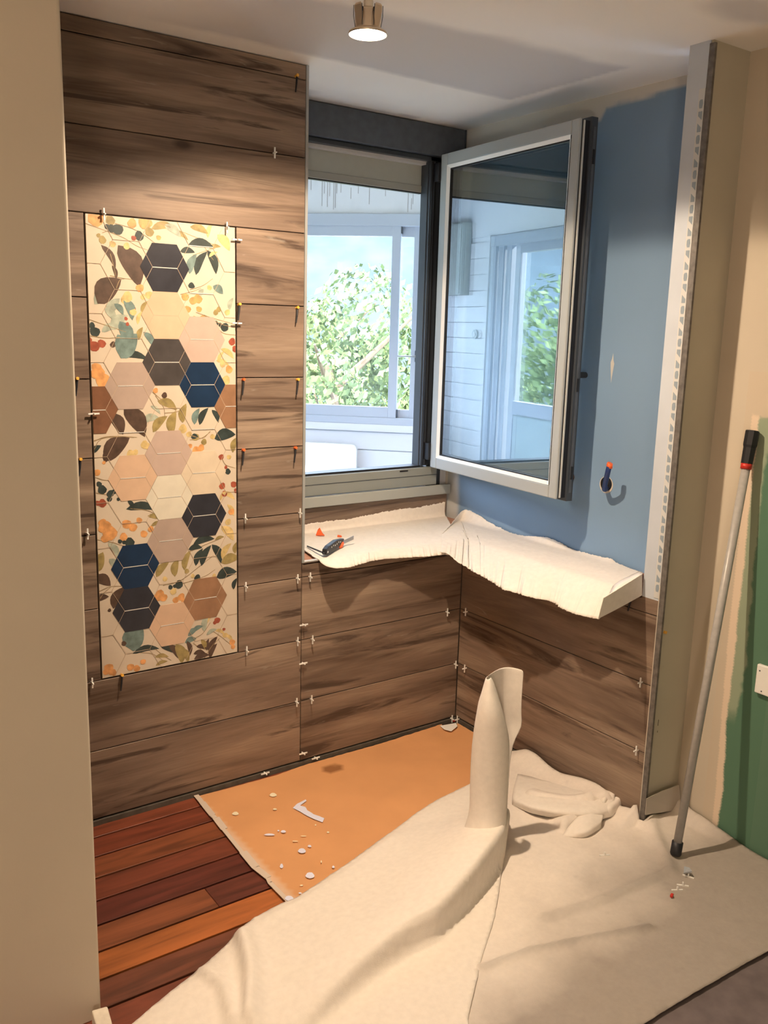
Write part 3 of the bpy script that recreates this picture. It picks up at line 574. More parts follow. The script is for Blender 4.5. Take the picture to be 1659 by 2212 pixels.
# ------------------------------------------------------------------ ceiling downlight, pulled out of its hole
def downlight():
    t = thing('recessed_downlight', 'lit nickel downlight hanging loose below the ceiling by its wire', 'lamp', (LAMP.x, LAMP.y, LAMP.z))
    c = (LAMP.x, LAMP.y, LAMP.z)
    MB().lathe(c, [(.0435, .000), (.0450, .003), (.0435, .006), (.034, .010), (.031, .012)], 40).out('trim_ring', MT['nickel'], t, smooth=True)
    MB().lathe(c, [(.0315, .010), (.0305, .020), (.030, .048), (.0285, .052), (.012, .054), (.0, .054)], 40).out('housing', MT['nickel'], t, smooth=True)
    MB().lathe(c, [(.0, -.004), (.020, -.0035), (.034, -.001), (.0425, .002), (.0428, .004), (.03, .006)], 40).out('lamp_lens', MT['lampglow'], t, smooth=True)
    for a in (math.radians(196), math.radians(276), math.radians(56)):
        d = np.array((math.cos(a), math.sin(a), 0)); s = np.array((-d[1], d[0], 0)); cc = np.array(c); m = MB()
        pts = [(0.031, .014, .007), (.0325, .030, .012), (.0345, .046, .014), (.036, .056, .012), (.0345, .060, .009)]
        V = []; Fc = []
        for r, z, w in pts: V += [cc+d*r+s*w*.8+np.array((0, 0, z)), cc+d*r-s*w*.8+np.array((0, 0, z))]
        for i in range(len(pts)-1): Fc.append((2*i, 2*i+1, 2*i+3, 2*i+2))
        m.add(V, Fc).out('spring_clip', MT['nickel'], t, solid=.0008)
    for a in (196, 276):
        a = math.radians(a); d = np.array((math.cos(a), math.sin(a), 0)); s_ = np.array((-d[1], d[0], 0)); cc = np.array(c)
        MB().obox(cc+d*.0298+np.array((0, 0, .047)), d*.0012, s_*.0095, (0, 0, .0045)).out('slot', MT['black'], t)
        for sg in (-1, 1): MB().tube([cc+d*.0325+s_*sg*.011+np.array((0, 0, .012)), cc+d*.036+s_*sg*.013+np.array((0, 0, .034)), cc+d*.037+s_*sg*.012+np.array((0, 0, .056))], .0008, 6).out('clip_wire', MT['dark'], t)
    MB().lathe((c[0], c[1], c[2]+.054), [(.011, 0), (.011, .018), (.0, .018)], 16).out('lamp_holder', MT['plaster'], t)
    MB().tube([(c[0], c[1], c[2]+.070), (c[0]+.004, c[1], c[2]+.095), (c[0]-.002, c[1]+.002, H0-.001)], .003, 8).out('cable', MT['white'], t)
downlight()
# ------------------------------------------------------------------ hardwood floor boards
def deck():
    fl = MB().box(-4.0, -.7, -1.5, 0, FZ-.012, FZ-.0105).out('floor', MT['dirt']); struct(fl)
    cols = [(.20, .052, .026), (.17, .040, .020), (.21, .062, .026), (.15, .038, .020), (.105, .024, .016), (.115, .028, .018), (.34, .105, .028), (.135, .042, .022), (.18, .045, .022), (.17, .042, .022), (.16, .04, .02), (.18, .05, .02)]
    top = -.0; y = .030
    ys = [.005, -.068, -.169, -.272, -.374, -.475, -.576, -.675, -.772, -.872, -.972, -1.072, -1.172]
    for i in range(len(ys)-1):
        y1, y0 = ys[i]-.0038, ys[i+1]+.0038
        segs = [(-3.6, -.75, cols[i])]
        if i == 5: segs = [(-3.6, -1.295, (.20, .062, .026)), (-1.2942, -.75, (.11, .028, .018))]
        for x0, x1, c in segs:
            o = bx('floor_board', x0, x1, y0, y1, FZ-.010, FZ, MT['deck'], fl); o.color = (*c, 1)
            o.modifiers.new('b', 'BEVEL').width = .0012
    m = MB().box(-2.4, .0, -.006, .010, FZ-.010, FZ+.016); struct(m.out('baseboard_back', MT['mortar']))
    struct(bx('baseboard_right', -.004, .010, YP, 0, FZ-.010, FZ+.016, MT['mortar']))
    # dark gap where the cardboard ends
deck()
# ------------------------------------------------------------------ cardboard
def cardboard():
    e = [(420, 1722), (433, 1738), (455, 1766), (462, 1772), (480, 1796), (520, 1846), (548, 1880), (576, 1902), (580, 1912), (625, 1958)]
    out = [at(x, y, 2, FZ)[:2] for x, y in e]+[(-1.12, -.86), (-.10, -.86), (-.008, -.60)]
    out += [at(x, y, 2, FZ)[:2] for x, y in [(1050, 1600), (1012, 1572), (997, 1561)]]
    out += [(-.010, -.012)] if False else []
    out += [at(x, y, 2, FZ)[:2] for x, y in [(985, 1572), (978, 1580), (960, 1576), (950, 1567), (935, 1566)]]
    out += [(-.30, -.020), (-.45, -.016), (-.60, -.013)]+[at(x, y, 2, FZ)[:2] for x, y in [(655, 1656), (600, 1676), (480, 1709)]]
    out = [np.array(p) for p in out]; out = [np.array((min(p[0], -.012), min(p[1], -.012))) for p in out]
    vv, ff = sheet2d(out, .02, jit=.004, seed=3, bstep=.012)
    base = np.array((.66, .335, .150)); V = []; cols = []
    for x, y in vv:
        z = FZ+.005+.002*fbm(x, y, 5, 2)+.012*sstep(-.06, -.012, y)*sstep(-.5, -.1, x)*(.5+fbm(x, y, 12, 5))
        V.append((x, y, z)); k = 1+.06*fbm(x, y, 4, 9); cl = base*k
        ed = sstep(.022, .012, x-(-1.128))*1.0 if y > -.7 else 0
        cl = cl*(1-.55*ed)+np.array((.70, .60, .50))*.55*ed
        t = at(718, 1663, 2, FZ); dd = math.hypot((x-t[0])/1.2, (y-t[1])/.9)
        tear = sstep(.032, .026, dd+fbm(x, y, 30, 4)*.01); cl = cl*(1-tear)+np.array((.30, .13, .05))*tear
        cols.append(cl)
    o = thing('cardboard_sheet', 'brown kraft cardboard sheet with paint drips protecting the floor', 'cardboard', (-.6, -.35, FZ))
    mobj('sheet', V, ff, MT['card'], o, cols=cols, solid=.003, smooth=False)
    # folded back pale edge
    m = MB(); ed = [at(x, y, 2, FZ)[:2] for x, y in e]
    for a, b in zip(ed, ed[1:]):
        a3 = np.array((a[0], a[1], FZ+.007)); b3 = np.array((b[0], b[1], FZ+.007)); d = b3-a3; nn = np.array((-d[1], d[0], 0)); nn /= np.linalg.norm(nn)
        w = .009+.003*math.sin(a[1]*60); m.obox((a3+b3)/2+nn*w*.6, d*.5, nn*w, (0, 0, .0006))
    m.out('torn_edge', MT['cardedge'], o)
    def blob(pts, mat, k=.0062):
        vv, ff = sheet2d([at(x, y, 2, FZ)[:2] for x, y in pts], .01, jit=.0015, bstep=.004)
        mobj('paint_splash', [(x, y, FZ+.0085+.0008*math.sin(x*30)) for x, y in vv], ff, mat, o, solid=-.0006)
    T = lambda l: [(180+u/2.86, 1600+v/2.86) for u, v in l]
    blob(T([(1295, 430), (1320, 405), (1375, 378), (1378, 388), (1340, 415), (1372, 425), (1385, 445), (1420, 468), (1490, 495), (1478, 518), (1440, 505), (1380, 478), (1335, 450)]), MT['splash'])
    def spot(u, v, a, b, mat): blob(T([(u+a*math.cos(t)*(1+.15*math.sin(3*t)), v+b*math.sin(t)) for t in np.linspace(0, 6.28, 12)[:-1]]), mat)
    for s in [(1173, 348, 22, 12, 'cream_s'), (940, 465, 20, 11, 'cream_s'), (1183, 438, 12, 6, 'cream_s'), (1150, 597, 32, 6, 'splash'), (1235, 578, 16, 8, 'splash'), (1205, 573, 6, 5, 'splash'), (1350, 698, 24, 15, 'splash'), (1398, 668, 11, 7, 'splash'), (1400, 850, 27, 19, 'splash'), (1225, 790, 10, 14, 'splash'), (1545, 797, 8, 8, 'splash'), (1272, 990, 26, 16, 'splash'), (1340, 957, 10, 5, 'splash'), (1512, 580, 8, 5, 'cream_s'), (1360, 605, 18, 2.5, 'cream_s'), (1310, 638, 18, 2.5, 'cream_s'), (1435, 535, 5, 4, 'cream_s'), (1348, 910, 10, 4, 'cream_s'), (1470, 765, 4, 8, 'cream_s')]:
        spot(*s[:4], MT[s[4]])
cardboard()
sc = thing('paper_scrap', 'small white torn paper scrap in the corner beside the cardboard', 'scrap', (-.05, -.04, FZ))
sv, sf = sheet2d([at(x, y, 2, FZ+.012)[:2] for x, y in [(950, 1568), (985, 1562), (988, 1569), (975, 1580), (960, 1576)]], .01)
mobj('paper', [(min(x, -.006), min(y, -.006), FZ+.013) for x, y in sv], sf, MT['white'], sc, solid=.001)
# ------------------------------------------------------------------ fleece on the ledge
def ledge_fleece():
    # piece along the window ledge: front edge droops over the tiles, back edge turned up against the tile strip
    front = [at(*q) for q in [(663, 1186, 2, .728), (675, 1203, 2, .728), (692, 1216, 2, .722), (712, 1226, 2, .716), (740, 1228, 2, .710), (775, 1221, 2, .706), (810, 1211, 2, .708), (860, 1206, 2, .706), (920, 1203, 2, .706), (965, 1199, 2, .704), (1000, 1207, 2, .690)]]
    front = smoothpl(front, 8)
    n = 240; V = []; F_ = []; nv = 40
    arr = np.array(front); s = np.concatenate([[0], np.cumsum(np.linalg.norm(np.diff(arr, axis=0), axis=1))]); s /= s[-1]
    up = [(0, .022), (.15, .030), (.3, .036), (.45, .034), (.6, .045), (.75, .052), (.85, .050), (.93, .056), (1, .060)]
    for i in range(n+1):
        t = i/n; f = np.array([np.interp(t, s, arr[:, k]) for k in range(3)])
        bxk = XJ+.016+t*(XB-.02-(XJ+.016)); f[1] += fbm(f[0], 0, 90, 2)*.008+fbm(f[0], 2, 420, 2)*.006
        h_ = np.interp(t, [a for a, b in up], [b for a, b in up])+.004*fbm(t*3, 1, 9, 3)+.004*fbm(t, 1, 90, 8)+.004*fbm(t, 4, 300, 8)
        for j in range(nv+1):
            v = j/nv
            if v < .75:
                q = v/.75; y = f[1]+(YW-.022-f[1])*q; x = f[0]+(bxk-f[0])*q
                flat = LED+.0055+.004*(.5+fbm(x, y, 9, 4)); dro = f[2]-flat
                z = flat+dro*min(1, max(0, (-.004-y)/max(.02, abs(f[1])-.004)))**1.2
                z += .0025*fbm(x, y, 22, 6)+.002
            else:
                q = (v-.75)/.25; x = bxk; ang = q*math.pi/2; y = YW-.022+.014*math.sin(min(ang*2, math.pi/2))*.6; z = LED+.0075+h_*q**1.3+.000
                y += .002*fbm(x, z, 20, 3)
            V.append((x, min(y, YW-.0125), z))
    for i in range(n):
        for j in range(nv): a = i*(nv+1)+j; F_.append((a, a+nv+1, a+nv+2, a+1))
    o = mobj('protective_fleece', V, F_, MT['fleece'], solid=.0018, smooth=True)
    tag(o, 'torn white fleece strip on the ledge under the window, back edge turned up', 'fleece', 'fleece strips on the ledge')
    # piece along the blue wall
    fr = [at(*q) for q in [(950, 1192, 2, .732), (968, 1196, 2, .722), (990, 1214, 2, .704), (1020, 1232, 2, .690), (1060, 1255, 2, .680), (1085, 1271, 2, .672), (1110, 1279, 2, .668), (1150, 1290, 2, .662), (1190, 1299, 2, .656), (1215, 1315, 2, .652), (1250, 1328, 2, .648), (1290, 1337, 2, .644)]]
    bk = [at(958, 1150, 2, LED+.016), at(978, 1128, 2, LED+.024)]+[at(x, y, 0, XB-.008) for x, y in [(1003, 1101), (1030, 1111), (1060, 1130), (1100, 1149), (1130, 1157), (1180, 1161), (1215, 1175), (1240, 1187), (1300, 1203), (1318, 1206), (1340, 1222), (1388, 1238)]]
    for b in bk: b[2] = max(b[2], LED+.010)
    bk[-1] = at(1388, 1238, 0, XB-.008)
    def prep(p): a = np.array(smoothpl(p, 6)); s = np.concatenate([[0], np.cumsum(np.linalg.norm(np.diff(a, axis=0), axis=1))]); return a, s/s[-1]
    fa, fs = prep(fr); ba, bs = prep(bk); V = []; F_ = []; n = 260; nv = 36
    for i in range(n+1):
        t = i/n; f = np.array([np.interp(t, fs, fa[:, k]) for k in range(3)]); b = np.array([np.interp(t, bs, ba[:, k]) for k in range(3)])
        amp = sstep(.04, .2, t); f = f+np.array(((fbm(t, 0, 50, 2)*.012+fbm(t, 5, 330, 2)*.009)*amp, fbm(t, 3, 50, 2)*.010, 0)); b[2] += .004*fbm(t, 2, 60, 5)+.005*fbm(t, 7, 260, 5)
        foot = np.array((min(XB-.034, max(b[0]-.012, f[0]*.5)), b[1]-.005, LED+.0125)); lip = np.array((min(-.012, (f[0]+foot[0])/2), None if False else f[1]+(b[1]-f[1])*abs(f[0]+.012)/abs(XB-f[0]), LED+.012))
        for j in range(nv+1):
            v = j/nv
            if v < .4: q = v/.4; p_ = f+(lip-f)*q; p_[2] = f[2]+(lip[2]-f[2])*(.7*q+.3*math.sin(q*math.pi/2))+.004*fbm(p_[0], p_[1], 18, 4)*q
            elif v < .8: q = (v-.4)/.4; p_ = lip+(foot-lip)*q; p_[2] += .006*math.sin(q*math.pi)*(.6+fbm(p_[0], p_[1], 10, 3))
            else: q = (v-.8)/.2; p_ = foot+(b-foot)*q; p_[0] = foot[0]+(b[0]-foot[0])*math.sin(q*math.pi/2)
            V.append(tuple(p_))
    for i in range(n):
        for j in range(nv): a = i*(nv+1)+j; F_.append((a, a+1, a+nv+2, a+nv+1))
    t = thing('protective_fleece', 'torn white fleece strip on the ledge along the blue wall, hanging over the tiles', 'fleece', (.05, -.4, LED), 'fleece strips on the ledge')
    del t['group']
    del o['group']
    mobj('fleece_sheet', V, F_, MT['fleece'], t, smooth=True, solid=-.0018)
    # end of the strip folded down, facing the room
    q = [at(1389, 1239, 1, -.852), at(1389, 1288, 1, -.852)]; r = [V[n*(nv+1)], V[n*(nv+1)+int(nv*.4)], V[n*(nv+1)+int(nv*.6)], V[n*(nv+1)+int(nv*.8)], V[-1]]
    top = [np.array(x) for x in V[n*(nv+1):]]; bot = []
    pr = [at(*z) for z in [(1296, 1340, 1, -.86), (1389, 1290, 1, -.86)]]
    VV = []; FF = []
    topl = smoothpl([at(1304, 1291, 1, -.865), at(1345, 1266, 1, -.862), at(1387, 1240, 1, -.858)], 8)
    botl = smoothpl([at(1292, 1337, 1, -.867), at(1340, 1312, 1, -.864), at(1387, 1286, 1, -.860)], 8)
    m_ = len(topl)
    for k in range(m_): VV += [topl[k], botl[k]]
    for k in range(m_-1): FF.append((2*k, 2*k+1, 2*k+3, 2*k+2))
    mobj('folded_end', VV, FF, MT['fleece'], t, solid=.0018)
    # bridge between sheet end row and the folded end's top edge
    VV = []; FF = []; K = 12
    for k in range(K+1):
        a = np.array(top[int(k*nv/K)]); bb = topl[int(k*(m_-1)/K)]; VV += [a, bb]
    for k in range(K): FF.append((2*k, 2*k+2, 2*k+3, 2*k+1))
    mobj('fleece_sheet', VV, FF, MT['fleece'], t, solid=-.0018, smooth=True)
ledge_fleece()
# ------------------------------------------------------------------ floor drop cloths
def fz(*pts): return [at(x, y, 2, FZ)[:2] for x, y in pts]
ROLLB = at(1056, 1842, 2, FZ)
def cloth_left():
    L = fz((1028, 1690), (1012, 1700), (944, 1733), (893, 1766), (857, 1795), (760, 1866), (669, 1928), (640, 1947), (601, 1963), (550, 1990), (516, 2020), (484, 2054), (425, 2107), (369, 2149), (295, 2212))
    out = L+[np.array((-1.74, -.93)), np.array((-1.9, -1.5)), np.array((-1.2, -1.62))]+fz((1010, 2212), (1040, 2080), (1068, 1990), (1082, 1900), (1092, 1850), (1080, 1760))[0:]
    crest = [np.array(p) for p in fz((1045, 1800), (1000, 1850), (900, 1952), (800, 2050), (700, 2135), (640, 2212), (560, 2330))]
    vv, ff = sheet2d(out, .011, jit=.0025, seed=6, bstep=.009); V = []
    f2 = [np.array(p) for p in fz((505, 2010), (525, 2060), (537, 2130), (535, 2220))]
    f3 = [np.array(p) for p in fz((430, 2110), (480, 2150), (500, 2220))]
    foot = smoothpl(fz((1120, 1740), (1096, 1850), (1050, 1930), (960, 2030), (880, 2075), (770, 2155), (690, 2225), (600, 2300)), 4)
    for x, y in vv:
        p = np.array((x, y)); d, s, t = seg_dist(p, foot)
        hgt = .125*np.interp(t, [0, .08, .2, .38, .6, .85, 1], [.10, .35, .8, .92, .70, .35, 0])
        e = d if s < 0 else -d
        wide = .06+.12*min(1, t/.3)+.04*t
        r = sstep(-.004, .030, e)*math.exp(-(max(0, e-.032)/wide)**1.6)
        sh = .022*hgt/.125*sstep(0, .025, e)*math.exp(-((e-.03)/.03)**2)   # the fold leans over its own foot
        z = .007+hgt*r+.006*(.5+fbm(x, y, 4, 5))+.002*fbm(x, y, 16, 6)
        for g, hh, w in ((f2, .035, .030), (f3, .022, .022)):
            d, s, t = seg_dist(p, g); z += hh*math.exp(-(d/(w if s > 0 else w*.45))**2)
        ed = min(1, (abs(seg_dist(p, [np.array(q) for q in L])[0]))/.03); z = .0045+(z-.0045)*(.25+.75*ed)
        V.append((x+.707*sh, y-.707*sh, FZ+.004+z))
    t = thing('drop_cloth', 'clean cream fleece drop cloth over the cardboard with an upright rolled fold', 'drop cloth', (-1.0, -.9, FZ))
    # side sign depends on the drawing direction of the crest: make sure slopes face the right way
    o = mobj('cloth', V, ff, MT['fleece'], t, smooth=True, solid=.0022)
    # the fold that stands up: open roll of stiff fleece
    RH = np.array((math.cos(YAW), math.sin(YAW), 0)); FH = np.array((-math.sin(YAW), math.cos(YAW), 0))
    rows = [(1462, 1049, 1060, 1137), (1472, 1046, 1066, 1137), (1486, 1042, 1071, 1136), (1500, 1038, 1076, 1135), (1515, 1032, 1081, 1134), (1535, 1029, 1087, 1133), (1560, 1024, 1093, 1132), (1585, 1021, 1099, 1136), (1610, 1018, 1101, 1118), (1640, 1016, 1100, 1110), (1680, 1014, 1098, 1106), (1720, 1014, 1096, 1104), (1745, 1013, 1095, 1102), (1770, 1008, 1094, 1101), (1795, 998, 1093, 1098), (1820, 984, 1092, 1095), (1848, 964, 1091, 1092), (1880, 940, 1090, 1091)]
    V = []; F_ = []; nn = 26
    for ri, (py, xl, xf, xb) in enumerate(rows):
        Lp = atn(xl, py, FH, ROLLB); Fp = atn(xf, py, FH, ROLLB); Bp = atn(xb, py, FH, ROLLB); w = np.linalg.norm(Fp-Lp)
        dep = (.052 if ri > 4 else .018+.034*ri/5)+.075*max(0, (ri-11)/6)**1.5
        zz = Lp[2]
        for k in range(nn+1):
            th = k/nn
            if th < .62:                     # front half from free lip round to the left silhouette and the back
                a = th/.62*math.pi*1.0; x = w/2*math.cos(a); d = -dep*math.sin(a)
                pt = (Lp+Fp)/2+RH*x+FH*d
                if th < .12: pt = pt+FH*.0
            else:
                q = (th-.62)/.38; e = Bp+FH*.050; s_ = Lp+FH*0.0
                pt = s_+(e-s_)*q+FH*.045*math.sin(q*math.pi)
            pt = pt.copy(); pt[2] = pt[2]+.002*math.sin(th*9+ri)
            V.append(pt)
    for i in range(len(rows)-1):
        for j in range(nn): a = i*(nn+1)+j; F_.append((a, a+1, a+nn+2, a+nn+1))
    r0 = [V[k] for k in range(nn+1)]
    ro = mobj('standing_fold', V, F_, MT['fleece'], t, smooth=True, solid=.002)
    sd = ro.modifiers.new('sub', 'SUBSURF'); sd.levels = 1; sd.render_levels = 1
cloth_left()
def cloth_right():
    top = [np.array((-.010, y)) for y in np.linspace(-.30, YP+.01, 12)]+[np.array((-.010, YP-.020)), np.array((.160, YP-.020))]+[np.array((.160, y)) for y in (-1.1, -1.4, -2.0)]
    low = [np.array((-.25, -1.75))]+[np.array(p) for p in fz((1659, 2060), (1600, 2092), (1540, 2128), (1450, 2180), (1400, 2212), (1320, 2262))]+[np.array((-1.3, -1.75))]+[np.array(p) for p in fz((960, 2212), (1000, 2090), (1030, 1990), (1040, 1900), (1040, 1800), (1060, 1700), (1090, 1640))]
    low = [p for p in low]
    out = top+[np.array((.160, -2.0))][0:0]+low
    vv, ff = sheet2d(out, .0115, jit=.002, seed=9, bstep=.0105)
    g1 = [np.array(p) for p in fz((1112, 1735), (1150, 1752), (1220, 1764), (1290, 1768), (1335, 1762))]
    g2 = [np.array(p) for p in fz((1215, 1802), (1250, 1790), (1300, 1772))]
    g3 = [np.array(p) for p in fz((1040, 2100), (1150, 2060), (1280, 2035), (1400, 2012))]
    g4 = [np.array(p) for p in fz((1180, 1990), (1300, 1950), (1440, 1890))]
    g5 = [np.array(p) for p in fz((1395, 1740), (1410, 1800), (1450, 1890))]
    V = []; cols = []; clean = np.array((.78, .715, .65)); soil = np.array((.38, .34, .305))
    for x, y in vv:
        p = np.array((x, y)); z = .005+.004*(.5+fbm(x, y, 5, 7))+.0015*fbm(x, y, 20, 3)
        wd = max(0, -.010-x)                                                     # distance from the tiled wall
        if y > YP: z += .036*math.exp(-(wd/.05)**2)*sstep(-.30, -.42, y)*(1+.3*math.sin(y*25))
        if x > .05: z += .03*sstep(.115, .16, x)*sstep(-1.25, -1.0, y)
        if y < YP+.02 and x > -.02: z += .018*sstep(YP-.09, YP-.02, y)
        d, s, t = seg_dist(p, g1); e = d if s > 0 else -d; z += .050*sstep(-.003, .016, e)*math.exp(-(max(0, e-.016)/.085)**2)*sstep(0, .12, t)*sstep(1.0, .9, t)
        d, s, t = seg_dist(p, g2); e = d if s > 0 else -d; z += .035*sstep(-.003, .014, e)*math.exp(-(max(0, e-.014)/.045)**2)*sstep(1, .9, t)*sstep(0, .1, t)
        for g, hh, w in ((g3, .011, .014), (g4, .010, .012), (g5, .014, .02)):
            d, s, t = seg_dist(p, g); z += hh*math.exp(-(d/w)**2)
        V.append((x, y, FZ+.002+z))
        k = sstep(-.02, .34, -(y+.95)+.2*(x+.3)+.22*fbm(x, y, 3, 11)); k = min(1, k+.25*max(0, fbm(x, y, 16, 12))*k*2)
        sp = fbm(x, y, 45, 14); k2 = sstep(.42, .6, sp)*.5
        c = clean*(1-k)+soil*k; c = c*(1-.35*k2)
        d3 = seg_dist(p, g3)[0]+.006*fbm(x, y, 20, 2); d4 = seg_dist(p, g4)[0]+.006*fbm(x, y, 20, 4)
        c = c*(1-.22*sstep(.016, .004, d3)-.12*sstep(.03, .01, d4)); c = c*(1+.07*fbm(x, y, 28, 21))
        cols.append(c)
    t = thing('drop_cloth', 'soiled greyish fleece drop cloth bunched against the tiles beneath the leaning pole', 'drop cloth', (-.3, -1.1, FZ))
    mobj('cloth', V, ff, MT['fleecev'], t, cols=cols, smooth=True, solid=.002)
    def strip(rows, name='crumpled_fold', jit=.003):
        R3 = [smoothpl([at(px, py, 2, FZ+z) for px, py, z in r], 6) for r in rows]; n = len(R3[0]); VV = []; FF = []; K = 5
        prof = []
        for i in range(n):
            cs_ = smoothpl([r[i] for r in R3], K)
            for c_ in cs_: VV.append(c_+np.array((0, 0, jit*fbm(c_[0], c_[1], 25, 3))))
            m_ = len(cs_)
        for i in range(n-1):
            for j in range(m_-1): a = i*m_+j; FF.append((a, a+m_, a+m_+1, a+1))
        mobj(name, VV, FF, MT['fleece'], t, smooth=True, solid=.002)
    strip([[(1106, 1738, .010), (1150, 1757, .016), (1220, 1770, .018), (1285, 1772, .020), (1322, 1764, .022)],
           [(1106, 1722, .030), (1152, 1742, .046), (1222, 1752, .050), (1288, 1750, .052), (1326, 1738, .050)],
           [(1110, 1700, .030), (1160, 1712, .046), (1232, 1716, .052), (1292, 1708, .056), (1330, 1702, .056)],
           [(1118, 1672, .012), (1172, 1682, .012), (1238, 1690, .012), (1296, 1694, .014), (1340, 1700, .018)]])
    strip([[(1214, 1805, .008), (1240, 1809, .010), (1268, 1808, .010), (1298, 1790, .010)],
           [(1236, 1776, .030), (1256, 1790, .034), (1276, 1790, .034), (1300, 1776, .030)],
           [(1276, 1735, .052), (1281, 1745, .050), (1286, 1752, .046), (1304, 1760, .036)]])
    strip([[(1283, 1752, .020), (1300, 1762, .020), (1322, 1764, .020), (1344, 1748, .020)],
           [(1283, 1735, .052), (1300, 1744, .040), (1320, 1742, .056), (1346, 1726, .044)],
           [(1287, 1720, .046), (1306, 1726, .066), (1322, 1720, .048), (1344, 1712, .060)],
           [(1292, 1708, .030), (1308, 1708, .052), (1326, 1702, .060), (1342, 1702, .030)]], jit=.006)
    # flap pushed up against the return face
    q = [at(*w) for w in [(1393, 1760, 1, YP-.026), (1396, 1725, 1, YP-.026), (1430, 1708, 1, YP-.024), (1466, 1695, 1, YP-.022), (1472, 1748, 1, YP-.026)]]
    mobj('turned_up_flap', [tuple(a) for a in q], [(0, 1, 2, 3, 4)], M('thin_fleece', (.50, .46, .41), .9), t, solid=.0015)
cloth_right()
o = MB().box(-1.3, .165, -2.6, -1.40, FZ-.009, FZ-.002).out('floor_sheet', MT['purple']); tag(o, 'dark floor covering showing past the soiled cloth at the lower right', 'floor sheet')
# ------------------------------------------------------------------ leaning pole
def pole():
    a = at(1459, 1846, 2, FZ+.016); b = at(1626, 930, 0, .150)
    a = np.array(a)+np.array((0, 0, 0)); d = b-a; Ln = np.linalg.norm(d); d /= Ln
    t = thing('telescopic_pole', 'grey telescopic pole with black grip leaning against the side wall', 'pole', (a[0], a[1], FZ+.01))
    g = at(1612, 1012, 0, .135); s = float((np.array(g)-a)@d)
    MB().tube([a+d*.03, a+d*(s-.0)], .0125, 20).out('tube', MT['pole'], t, smooth=True)
    MB().tube([a, a+d*.004, a+d*.04], [.015, .0165, .0165], 20).out('end_cap', MT['black'], t, smooth=True)
    MB().tube([a+d*(s-.002), a+d*(s+.014)], .0155, 20).out('locking_ring', MT['red'], t, smooth=True)
    MB().tube([a+d*(s+.014), a+d*(s+.06), a+d*(s+.068), Ln*d+a-d*.002, a+d*Ln], [.0165, .0175, .0195, .0195, .017], 8).out('grip', MT['black'], t)
pole()
# ------------------------------------------------------------------ pipes out of the blue wall
def pipes():
    W0 = at(1310, 1047, 0, XB); y, z = W0[1], W0[2]
    t = thing('supply_pipe', 'blue pipe with orange cap sticking out of a hole in the blue wall', 'pipe', (XB, y, z))
    MB().tube([(XB-.0008, y, z), (XB-.0014, y, z)], .030, 24).out('hole_rim', M('raw_board_edge', (.62, .56, .47), .9), t)
    MB().tube([(XB-.0016, y, z+.003), (XB-.0022, y, z+.003)], .0255, 24).out('hole', MT['black'], t)
    tip = np.array((XB-.100, W0[1]-.085, z+.035)); tip = atn(1317, 1004, (1, 0, 0), (XB-.095, 0, 0))
    p = [np.array((XB-.003, y-.004, z-.012)), np.array((XB-.05, y-.035, z-.004)), tip+(0, .006, -.028), tip]
    q = smoothpl(p, 5); MB().tube(q, .0088, 14).out('pipe', MT['blue'], t, smooth=True)
    MB().tube([tip+(0, 0, -.012), tip+(0, 0, .004), tip+(0, -.001, .006)], [.0102, .0102, .0085], 14).out('cap', MT['orange'], t, smooth=True)
    W1 = at(1234, 1030, 0, XB)
    t = thing('supply_pipe', 'copper red pipe stub half hidden behind the open casement', 'pipe', (XB, W1[1], W1[2]))
    MB().tube([(XB-.001, W1[1], W1[2]), (XB-.04, W1[1], W1[2])], .016, 16).out('stub', MT['copper'], t, smooth=True)
    MB().tube([(XB-.04, W1[1], W1[2]), (XB-.048, W1[1], W1[2])], .018, 16).out('cap', MT['red'], t, smooth=True)
pipes()
# ------------------------------------------------------------------ tile spacers and wedges
SP = {}
def spacer(kind, px, py, plane, label, vert=False, group=None):
    """white cross leg standing in a joint; coloured = wedge peg with a dark shank"""
    if plane == 'y': q = at(px, py, 1, 0)
    elif plane == 'x': q = at(px, py, 0, 0)
    else: q = at(px, py, 2, FZ+.012)
    key = (kind,)
    nm = {'white': 'tile_spacer', 'yellow': 'tile_wedge', 'orange': 'tile_wedge', 'red': 'tile_wedge'}[kind]
    if key not in SP:
        t = thing(nm, label, 'tile spacer' if kind == 'white' else 'tile wedge', (0, 0, 0)); 
        if kind == 'white':
            MB().box(-.0021, .0021, -.012, -.0088, -.016, .016).out('crossbar', MT['white'], t)
            MB().box(-.0018, .0018, -.022, .0, -.0018, .0022).out('leg', MT['white'], t)
        elif kind == 'red':
            MB().obox((0, -.004, .0), (.006, 0, 0), (0, .004, 0), (0, 0, .004)).out('head', MT['red'], t, bev=.002)
        else:
            MB().tube([(0, -.007, 0), (-.003, -.010, -.022), (-.007, -.012, -.046)], [.0034, .0030, .0022], 8).out('shank', MT['black'], t)
            MB().tube([(0, -.001, .001), (0, -.013, .003)], [.0045, .0045], 10).out('head', MT[kind], t)
        SP[key] = t; r = t
    else:
        s = SP[key]; r = s.copy(); C.objects.link(r)
        for ch in list(s.children):
            c = ch.copy(); C.objects.link(c); c.parent = r
        r['label'] = label
    r.location = q; r.rotation_euler = (0, 0, 0)
    if plane == 'x': r.rotation_euler = (0, 0, -math.pi/2)
    elif plane == 'y' and vert: r.rotation_euler = (0, math.pi/2, 0)
    elif plane == 'z': r.rotation_euler = (math.pi/2, 0, random.uniform(0, 3)); r.location.z = FZ+.020
    r['group'] = group or ('white spacers in the wall joints' if kind == 'white' else 'coloured wedges in the wall joints')
    return r
